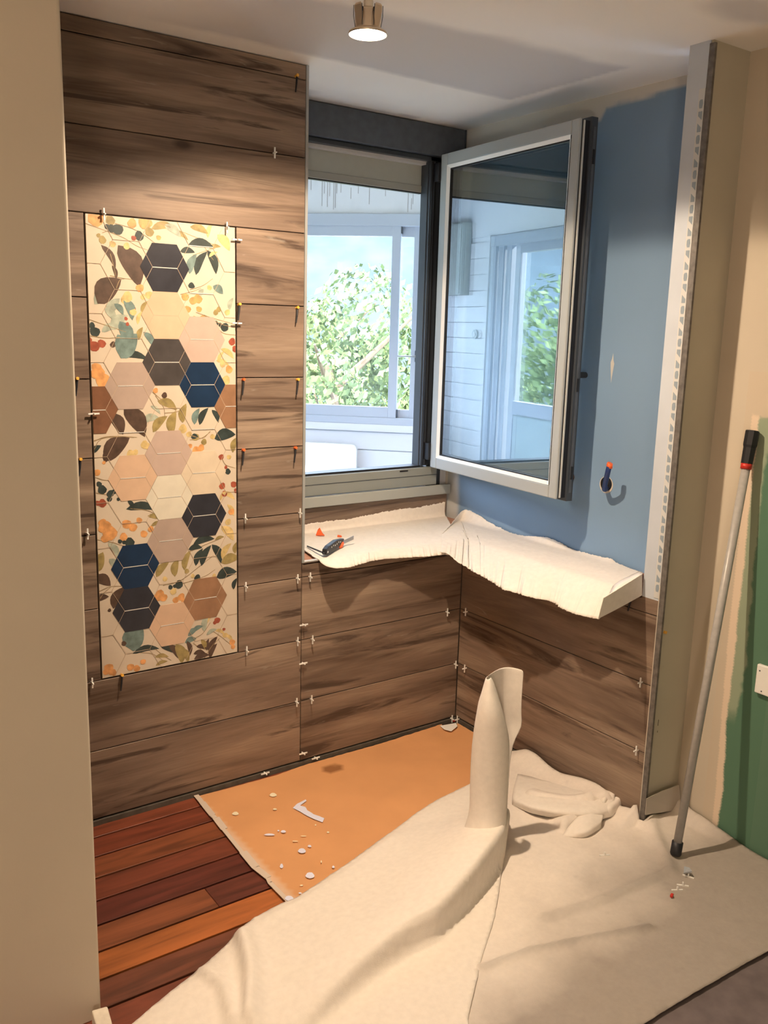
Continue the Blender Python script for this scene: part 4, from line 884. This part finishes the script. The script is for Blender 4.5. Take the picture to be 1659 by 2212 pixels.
S = [('white', 653, 1348, 'y', 'white spacer in the tall vertical joint, level with the foot of the hexagon panel', 1),
     ('white', 652, 1431, 'y', 'white spacer in the tall vertical joint, just under the panel foot level', 1),
     ('white', 652, 1625, 'y', 'white spacer at the very bottom of the tall vertical joint', 1),
     ('white', 645, 1107, 'y', 'white spacer right of the panel beside the metal trim, just above ledge height', 0),
     ('white', 640, 1249, 'y', 'white spacer beside the vertical joint, just below ledge height', 0),
     ('white', 640, 1384, 'y', 'white spacer beside the vertical joint, level with the panel foot', 0),
     ('white', 638, 1515, 'y', 'white spacer above the bottom row of tiles left of the vertical joint', 0),
     ('white', 527, 1119, 'y', 'white spacer touching the panel on its right, highest of the plain white ones there', 0),
     ('white', 528, 1266, 'y', 'white spacer right of the panel beside the lower dark hexagon row', 0),
     ('white', 530, 1404, 'y', 'white spacer at the lower right corner of the hexagon panel', 0),
     ('white', 509, 518, 'y', 'white spacer on the right edge of the panel near its top corner', 1),
     ('white', 509, 698, 'y', 'white spacer on the right edge of the panel beside the rose hexagon', 1),
     ('white', 200, 893, 'y', 'white spacer on the left edge of the panel beside the brown half hexagon', 1),
     ('white', 187, 1152, 'y', 'white spacer in the narrow tile column left of the panel', 0),
     ('white', 197, 1473, 'y', 'white spacer at the lower left corner of the hexagon panel', 0),
     ('white', 222, 463, 'y', 'white spacer on the top edge of the panel at its left', 0),
     ('white', 487, 492, 'y', 'white spacer on the top edge of the panel at its right', 0),
     ('white', 590, 331, 'y', 'white spacer high on the wall in the second joint under the ceiling', 0),
     ('white', 667, 1245, 'y', 'white spacer at the left end of the joint right under the window ledge', 0),
     ('white', 672, 1380, 'y', 'white spacer under the window ledge at the left end of the middle joint', 0),
     ('white', 670, 1509, 'y', 'white spacer under the window ledge at the left end of the lowest joint', 0),
     ('white', 963, 1321, 'y', 'white spacer left of the wall corner in the upper joint', 0),
     ('white', 981, 1434, 'y', 'white spacer left of the wall corner in the lower joint', 0),
     ('white', 973, 1551, 'y', 'white spacer in the wall corner at floor level, on the window side', 0),
     ('white', 1010, 1321, 'x', 'white spacer right of the wall corner in the upper joint', 0),
     ('white', 1008, 1443, 'x', 'white spacer right of the wall corner in the lower joint', 0),
     ('white', 992, 1553, 'x', 'white spacer in the wall corner at floor level, on the right-hand wall', 0),
     ('white', 1388, 1473, 'x', 'white spacer at the right end of the right-hand tiles, upper one', 0),
     ('white', 1379, 1620, 'x', 'white spacer at the right end of the right-hand tiles, lower one', 0),
     ('white', 570, 1668, 'y', 'white spacer under the tiles above the left part of the cardboard', 1),
     ('white', 679, 1635, 'y', 'white spacer under the tiles above the cardboard tear', 1)]
for k, x, y, p, l, v in S: spacer(k, x, y, p, l, bool(v))
for k, x, y, p, l in [('yellow', 515, 659, 'y', 'yellow-headed wedge touching the panel, right of the rose hexagon'), ('yellow', 640, 666, 'y', 'yellow-headed wedge beside the metal trim, upper one'),
        ('orange', 524, 821, 'y', 'orange-headed wedge touching the panel beside the navy hexagon'), ('yellow', 641, 821, 'y', 'yellow-headed wedge beside the metal trim, lower one'),
        ('orange', 524, 973, 'y', 'orange-headed wedge right of the panel, lowest on its side'), ('orange', 636, 968, 'y', 'orange-headed wedge beside the metal trim over the dark knot'),
        ('yellow', 165, 819, 'y', 'yellow wedge in the narrow left tile column, upper one'), ('yellow', 172, 993, 'y', 'yellow wedge in the narrow left tile column, lower one'),
        ('yellow', 262, 1458, 'y', 'yellow wedge on the bottom edge of the hexagon panel'), ('yellow', 639, 166, 'y', 'yellow wedge in the topmost joint just under the ceiling'),
        ('yellow', 1368, 1289, 'x', 'yellow wedge under the folded end of the ledge fleece'), ('red', 979, 1556, 'y', 'red wedge on the floor in the wall corner')]: spacer(k, x, y, p, l)
for x, y, l in [(1487, 1892, 'white cross spacer on the soiled cloth, nearest the pole foot'), (1475, 1911, 'white cross spacer on the soiled cloth, second from the pole foot'), (1463, 1921, 'white spacer fragment on the soiled cloth beside the red wedge'), (1306, 1846, 'small spacer lying alone on the cloth left of the pole foot')]: spacer('white', x, y, 'z', l, group='spacers dropped on the cloth')
spacer('red', 1451, 1937, 'z', 'red wedge dropped on the soiled cloth near the pole foot', group='spacers dropped on the cloth')
q = at(1484, 1884, 2, FZ+.02); t = thing('plastic_scrap', 'crumpled clear grey plastic scrap beside the spacers near the pole foot', 'scrap', q)
MB().prism([q+np.array(v) for v in ((-.016, 0, 0), (.004, .014, .006), (.016, .004, .003), (.006, -.012, .004))], (0, 0, .004)).out('scrap', M('clear_grey', (.40, .43, .48), .2), t)
# ------------------------------------------------------------------ tool on the ledge
def tools():
    z = LED+.012; a = at(700, 1196, 2, z+.012); b = at(738, 1172, 2, z+.012); d = (b-a)/np.linalg.norm(b-a); s = np.array((-d[1], d[0], 0))
    t = thing('folding_saw', 'small black and orange folding saw lying on the fleece by the window', 'saw', (a[0], a[1], z))
    L0 = np.linalg.norm(b-a); up = np.array((0, 0, 1))
    pr = [(0, -.010), (.012, -.014), (L0*.6, -.013), (L0, -.006), (L0+.004, .010), (L0*.6, .022), (.03, .018), (.004, .010)]
    MB().prism([a+d*x+up*(y*.9+.006)-s*.009 for x, y in pr], s*.018).out('handle', MT['black'], t, bev=.003)
    for i in range(6): MB().obox(a+d*(L0*(.28+.1*i))+up*(.013+.002*math.sin(i*2))-s*.0097, d*.0022, s*.0004, up*.0024).out('handle_print', MT['white'], t)
    MB().obox(a+d*.012+up*.004-s*.0097, d*.004, s*.0004, up*.003).out('handle_print', MT['white'], t)
    c = a+d*(L0*.86)-up*.004
    MB().prism([c+d*x+up*y-s*.013 for x, y in [(-.016, -.008), (.006, -.008), (.020, .002), (.012, .012), (-.008, .006)]], s*.010).out('orange_grip', MT['orange'], t, bev=.003)
    e0 = at(728, 1176, 2, z+.012); e1 = at(764, 1163, 2, z+.022); dd = e1-e0
    MB().prism([e0+up*-.006, e0+dd*.5+up*-.007, e1+up*-.004, e1+up*.010, e0+dd*.5+up*.006, e0+up*.008], s*.0015).out('blade', MT['steel'], t)
    f = at(664, 1180, 2, z+.004); MB().tube([f, a+up*.002], .003, 8).out('shank', MT['dark'], t)
    q = at(690, 1157, 2, z)
    t = thing('tile_wedge', 'orange plastic wedge standing on the fleece behind the saw', 'tile wedge', q)
    MB().prism([q+RHv*x+np.array((0, 0, y)) for x, y in [(-.014, 0), (.020, 0), (.012, .008), (.001, .030), (-.006, .022)]], (.006, .010, 0)).out('wedge', MT['orange'], t, bev=.001)
    q = at(733, 1160, 2, z)
    t = thing('tile_wedge', 'small orange wedge lying flat on the fleece behind the blade', 'tile wedge', q)
    MB().prism([q+RHv*x+np.array((0, 0, y)) for x, y in [(-.008, 0), (.010, 0), (.008, .004), (-.006, .006)]], (.006, .010, 0)).out('wedge', MT['orange'], t)
RHv = np.array((math.cos(YAW), math.sin(YAW), 0))
tools()
# socket plate at the right edge, lump of plaster at the lower left
q0 = at(1640, 1432, 0, .168); q1 = at(1645, 1500, 0, .168)
t = thing('socket_plate', 'white wall plate on the green board at the right edge', 'socket', (.168, q0[1], q1[2]))
MB().box(.156, .1695, q0[1]-.085, q0[1]-.001, q1[2]+.004, q0[2]).out('plate', MT['white'], t, bev=.003)
for yy, zz in ((q0[1]-.012, q0[2]-.018), (q0[1]-.024, q1[2]+.014)): MB().tube([(.157, yy, zz), (.1552, yy, zz)], .0022, 10).out('screw', MT['dark'], t)
q = at(222, 2192, 2, FZ+.03)
m = MB().prism([np.array(at(x, y, 2, FZ+.04)) for x, y in [(197, 2182), (232, 2172), (240, 2200), (250, 2240), (215, 2240)]], (0, 0, -.038))
o = m.out('plaster_lump', MT['plaster'], bev=.004); tag(o, 'whitish block of plaster at the foot of the left partition', 'plaster block')
# orange crumb of wedge and scratches on the return face
q = at(1437, 1366, 1, YP-.008); t = thing('wedge_fragment', 'orange plastic fragment stuck on the cream return wall beside the trim', 'fragment', q)
MB().obox(q, (.006, 0, -.002), (0, .002, 0), (.0015, 0, .004)).out('fragment', MT['yellow'], t)
# ------------------------------------------------------------------ veranda beyond the window
def veranda():
    c = 1.887; s2 = math.sqrt(.5); dv = np.array((-s2, s2)); nv = np.array((s2, s2))    # bay wall runs (-1,1), outward (1,1)
    p0 = np.array((1.35, c-1.35)); p1 = np.array((-.76, c+.76))                          # right and left ends
    Lw = np.linalg.norm(p1-p0)
    def q(a, d, z): v = p0+dv*a+nv*d; return (v[0], v[1], z)
    def A(px, py):                                                                        # along-wall, height of photo point
        d = ray(px, py); t = (c-CAM[0]-CAM[1])/(d[0]+d[1]); P_ = CAM+t*d; return float((P_[:2]-p0)@dv), float(P_[2])
    def wb_(mb, a0, a1, d0, d1, z0, z1):
        cc = q((a0+a1)/2, (d0+d1)/2, (z0+z1)/2); mb.obox(cc, (*(dv*(a1-a0)/2), 0), (*(nv*(d1-d0)/2), 0), (0, 0, (z1-z0)/2)); return mb
    zt, zb = 2.085, 1.028; fa0 = .02; fa1 = Lw-.05
    ZC, ZF = 2.62, -.02
    # bay wall: parapet with boards, upper wall with drip stains
    w = wb_(wb_(MB(), -.1, Lw+.1, .012, .10, ZF, zb-.02), -.1, Lw+.1, .004, .10, zt, ZC).out('wall_bay', MT['wwall']); struct(w)
    aa, ff = sheet2d([(-.1, zt), (Lw+.1, zt), (Lw+.1, ZC), (-.1, ZC)], .012)
    drips = []
    for u, v0, v1 in [(165, 165, 260), (290, 170, 440), (315, 160, 300), (350, 160, 450), (375, 180, 330), (420, 190, 480), (440, 170, 460), (455, 200, 300), (500, 200, 290), (612, 280, 360), (695, 210, 300), (820, 190, 420), (1000, 220, 330), (1255, 270, 510), (1290, 400, 480), (1310, 280, 420)]:
        a_, z_ = A(640+u/5.184, 360+v0/5.184); _, z2 = A(640+u/5.184, 360+v1/5.184); drips.append((a_, z_+.02, z2))
    cols = [np.array((.68, .69, .72))*(1-.10*sstep(.2, .5, fbm(a*3, z, 3, 3))) for a, z in aa]
    mobj('upper_panel', [q(a, .002, z) for a, z in aa], ff, MT['wvc'], w, cols=cols)
    m = MB()
    for a_, z_, z2 in drips: wb_(m, a_-.0016, a_+.0016, .0002, .0012, z2, z_)
    tag(m.out('drip_stain', M('drip_stain', (.42, .40, .40), .8), w), kind='stuff')
    z = zb-.055
    for i in range(10):
        wb_(MB(), -.1, Lw+.1, .0, .012, z-.098+.002, z, ).out('cladding_board', MT['wwall'], w, bev=.003); z -= .1
        if z < .1: break
    wb_(MB(), -.1, Lw+.1, -.022, .012, zb-.052, zb-.012).out('window_board', MT['wwall'], w, bev=.004)
    # sliding window
    win = thing('sliding_window', 'white sliding window of the veranda seen straight through the opening', 'window', q(Lw/2, 0, zb-.012))
    a_m0, _ = A(848, 700); a_m1, _ = A(860, 700); aR, _ = A(888, 700); zg1 = 1.975; zg0 = 1.108
    AM0, AM1 = min(a_m0, a_m1), max(a_m0, a_m1)
    m = MB(); wb_(m, -.05, Lw+.02, -.02, .05, zt-.060, zt); wb_(m, -.05, Lw+.02, -.02, .05, zb-.012, zb+.025); m.out('frame', MT['valu'], win, bev=.003)
    m = MB(); wb_(m, AM0-.005, Lw+.02, -.012, .018, zg1, zt-.058); wb_(m, AM0-.005, Lw+.02, -.012, .018, zb+.024, zg0); wb_(m, AM0-.004, AM1+.012, -.014, .018, zb+.024, zt-.058); m.out('sash', MT['valu'], win, bev=.003)
    m = MB(); wb_(m, aR-.10, AM1, .020, .045, zg1, zt-.058); wb_(m, -.05, AM1, .020, .045, zb+.024, zg0-.012); wb_(m, aR-.075, aR, .018, .047, zb+.024, zt-.058); m.out('sash', MT['valu'], win, bev=.003)
    wb_(MB(), AM1, Lw, .004, .008, zg0, zg1).out('glass_pane', MT['vglass'], win)
    wb_(MB(), aR, AM0, .032, .036, zg0-.012, zg1).out('glass_pane', MT['vglass'], win)
    wb_(MB(), -.05, aR-.075, .032, .036, zg0-.012, zg1).out('glass_pane', MT['vglass'], win)
    m = MB(); wb_(m, AM0-.010, AM0-.004, -.013, .016, zt-.095, zt-.062); wb_(m, AM0-.010, AM0-.004, -.013, .016, zb+.026, zb+.07); m.out('brush_seal', MT['dark'], win)
    ha, hz = A(900, 770); hd = wb_(MB(), ha-.012, ha+.012, .010, .018, hz-.030, hz+.030).out('handle', MT['dark'], win, bev=.004)
    a2, z2 = A(860, 770); MB().tube([q(ha, .0, hz), q(ha, -.022, hz)], .008, 12).out('handle_neck', MT['nickel'], hd)
    MB().tube([q(ha, -.022, hz), q(a2, -.024, hz-.001)], .004, 8).out('handle_lever', MT['steel'], hd)
    # white board leaning under it
    bA0, bz = A(775, 958); pts = [(bA0, .02)]
    t = thing('white_panel', 'white panel with rounded corner standing under the veranda window', 'panel', q(Lw-.3, -.08, ZF))
    ar = [(bA0, .0), (bA0, bz-.030), (bA0+.004, bz-.014), (bA0+.014, bz-.004), (bA0+.03, bz), (bA0+.62, bz), (bA0+.62, 0)]
    MB().prism([q(a, -.060, zz) for a, zz in ar], tuple(nv*.022)+(0,)).out('panel', MT['white'], t)
    # left side wall with cladding and a glazed sliding door (seen mirrored in the casement glass)
    xv = -1.2; yE = 2.647
    w2 = MB().box(xv-.10, xv-.012, 2.06, yE+.1, ZF, ZC).box(xv-.10, xv-.012, .47, 2.06, 2.10, ZC).out('wall_veranda_side', MT['wwall']); struct(w2)
    z = 2.07
    while z > .05: bx('cladding_board', xv-.012, xv, 2.085, yE, z-.098, z, MT['wwall'], w2, bev=.003); z -= .1
    bx('cladding_board', xv-.012, xv-.002, .48, yE, 2.10, ZC, MT['wwall'], w2)
    bx('corner_post', xv-.012, xv+.02, 2.045, 2.082, ZF, 2.10, MT['wwall'], w2)
    dr = thing('glazed_door', 'white framed glazed sliding door in the veranda side wall, mirrored in the casement', 'door', (xv, 1.2, ZF))
    m = MB()
    for i, yy in enumerate((1.985, 1.915, 1.845, 1.76)): m.box(xv-.05-.006*i, xv+.012-.012*i, yy, yy+.055, ZF, 2.06)
    m.box(xv-.05, xv+.014, .48, 2.045, 2.03, 2.095).box(xv-.04, xv-.01, .48, 1.76, 1.98, 2.03).out('frame', MT['valu'], dr, bev=.003)
    bx('middle_rail', xv-.045, xv-.012, .48, 1.76, 1.02, 1.10, MT['valu'], dr)
    bx('lower_panel', xv-.040, xv-.030, .48, 1.76, ZF, 1.02, MT['teal'], dr)
    bx('glass_pane', xv-.034, xv-.030, .48, 1.76, 1.10, 1.98, MT['vglass'], dr)
    cb = thing('fuse_cabinet', 'shallow pale wall cabinet mirrored at the left of the casement glass', 'cabinet', (xv, 2.45, 1.74))
    bx('cabinet', xv, xv+.07, 2.30, 2.56, 1.745, 2.20, M('pale_cabinet', (.40, .43, .42), .5), cb, bev=.004)
    bx('cabinet_door', xv+.07, xv+.076, 2.31, 2.55, 1.755, 2.19, M('pale_door', (.42, .45, .44), .5), cb, bev=.002)
    so = thing('round_socket', 'round grey socket on the veranda cladding, mirrored in the casement glass', 'socket', (xv, 2.19, 1.47))
    MB().tube([(xv, 2.190, 1.496), (xv+.014, 2.190, 1.496)], .030, 20).out('cover', MT['alu'], so)
    MB().tube([(xv+.014, 2.190, 1.496), (xv+.018, 2.190, 1.496)], .016, 20).out('insert', MT['alul'], so)
    # back piece, floor, ceiling
    struct(bx('wall_veranda_back', xv-.1, -.74, yE, yE+.1, ZF, ZC, MT['wwall']))
    struct(bx('wall_veranda_right', 1.35, 1.45, .472, .75, ZF, ZC, MT['wwall']))
    pts = [(xv-.1, .60), (1.45, .60), (1.45, .55), (p0[0]+.08, p0[1]+.08), (-.29, 2.33), (xv-.1, 2.33)]
    struct(MB().prism([(x, y, ZC) for x, y in [(xv-.1, .472), (1.45, .472), (1.45, .62), (-.69, 2.76), (xv-.1, 2.76)]], (0, 0, .1)).out('ceiling_veranda', M('cream_ceiling', (.66, .64, .56), .7)))
    struct(MB().prism([(x, y, ZF-.1) for x, y in [(xv-.1, .472), (1.45, .472), (1.45, .62), (-.69, 2.76), (xv-.1, 2.76)]], (0, 0, .1)).out('floor_veranda', M('veranda_tiles', (.42, .42, .42), .6)))
    struct(MB().box(-1.3, wx0-.02, .471, .475, ZF, ZC).box(wx1+.07, 1.45, .471, .475, ZF, ZC).box(wx0-.02, wx1+.07, .471, .475, 2.1, ZC).box(wx0-.02, wx1+.07, .471, .475, ZF, .90).out('wall_outer', MT['wwall']))
veranda()
# ------------------------------------------------------------------ outdoors
def outdoors():
    struct_g = MB().add([(-60, 3.5, -3.2), (70, 3.5, -3.2), (70, 90, -2.0), (-60, 90, -2.0)], [(0, 1, 2, 3)]).out('ground', MT['grass']); struct_g['kind'] = 'structure'
    g2 = MB().add([(-60, -20, -3.3), (-1.6, -20, -3.3), (-1.6, 3.5, -3.2), (-60, 3.5, -3.2)], [(0, 1, 2, 3)]).out('ground', MT['grass']); g2['kind'] = 'structure'
    # wooded hillside
    V = []; F_ = []; n, mm = 70, 14
    for i in range(n+1):
        for j in range(mm+1):
            a = math.radians(195-200*i/n); r = 34+j*3.2; x = r*math.cos(a); y = r*math.sin(a)
            z = -3+20*sstep(0, 1, j/mm)+1.6*fbm(x, y, .12, 2)*j/mm; V.append((x, y, z))
    for i in range(n):
        for j in range(mm): a = i*(mm+1)+j; F_.append((a, a+1, a+mm+2, a+mm+1))
    h = mobj('hillside', V, F_, MT['hillm'], smooth=True); h['kind'] = 'structure'
    rnd = random.Random(11)
    def tree(x, y, zt, r, label, dens=15000):
        base = -3.2; t = thing('tree', label, 'tree', (x, y, base), 'trees beyond the veranda')
        m = MB().tube([(x, y, base), (x+.1, y, base+(zt-base)*.45), (x-.1, y+.1, zt-r*.8)], [.22, .15, .06], 8)
        for k in range(5):
            a = k*1.3; z0 = base+(zt-base)*(.35+.08*k); m.tube([(x, y, z0), (x+math.cos(a)*r*.7, y+math.sin(a)*r*.7, z0+r*.6)], [.07, .02], 6)
        m.out('trunk', MT['bark'], t)
        V = []; F_ = []; lobes = []
        for k in range(34):
            a = rnd.uniform(0, 6.28); zz = rnd.uniform(0, 1); rr = r*1.15*math.sin(math.pi*(.28+.62*zz)); lobes.append((x+rr*math.cos(a)*.8, y+rr*math.sin(a)*.8, zt-3.0*r*(1-zz)*.9-r*.38, r*rnd.uniform(.30, .46)))
        for k in range(dens):
            L = rnd.choice(lobes); v = Vector((rnd.gauss(0, 1), rnd.gauss(0, 1), rnd.gauss(0, 1))).normalized()*L[3]*rnd.uniform(.75, 1.05); c = Vector(L[:3])+v
            s = rnd.uniform(.045, .10); a = (v.normalized()+Vector((rnd.gauss(0, .5), rnd.gauss(0, .5), rnd.gauss(0, .5)))).normalized(); b = a.orthogonal().normalized(); d = a.cross(b)
            i0 = len(V); V += [c-b*s, c+d*s*.5, c+b*s, c-d*s*.5]; F_.append((i0, i0+1, i0+2, i0+3))
        tag(mobj('leaves', V, F_, MT['leaf'], t), kind='stuff')
    tree(5.6, 9.8, 2.45, 1.9, 'bright green tree straight outside the veranda window, left half of the view')
    tree(11.3, 12.4, 2.1, 1.9, 'bright green tree outside behind the window mullion')
    tree(14.0, 8.0, 2.7, 1.9, 'bright green tree seen through the narrow right pane')
    tree(3.4, 14.6, 2.9, 2.4, 'taller tree standing behind the first one at the far left of the window')
    tree(9.2, 16.8, 2.4, 2.6, 'broad tree further back between the others')
    tree(-7.6, 8.9, 2.5, 1.9, 'green tree mirrored in the casement glass, nearest of that group')
    tree(-9.2, 15.6, 2.3, 1.9, 'green tree mirrored in the casement glass, standing behind the nearest one')
    tree(-14.4, 11.5, 3.0, 2.6, 'tree further off behind the mirrored pair')
outdoors()
bpy.context.view_layer.update()
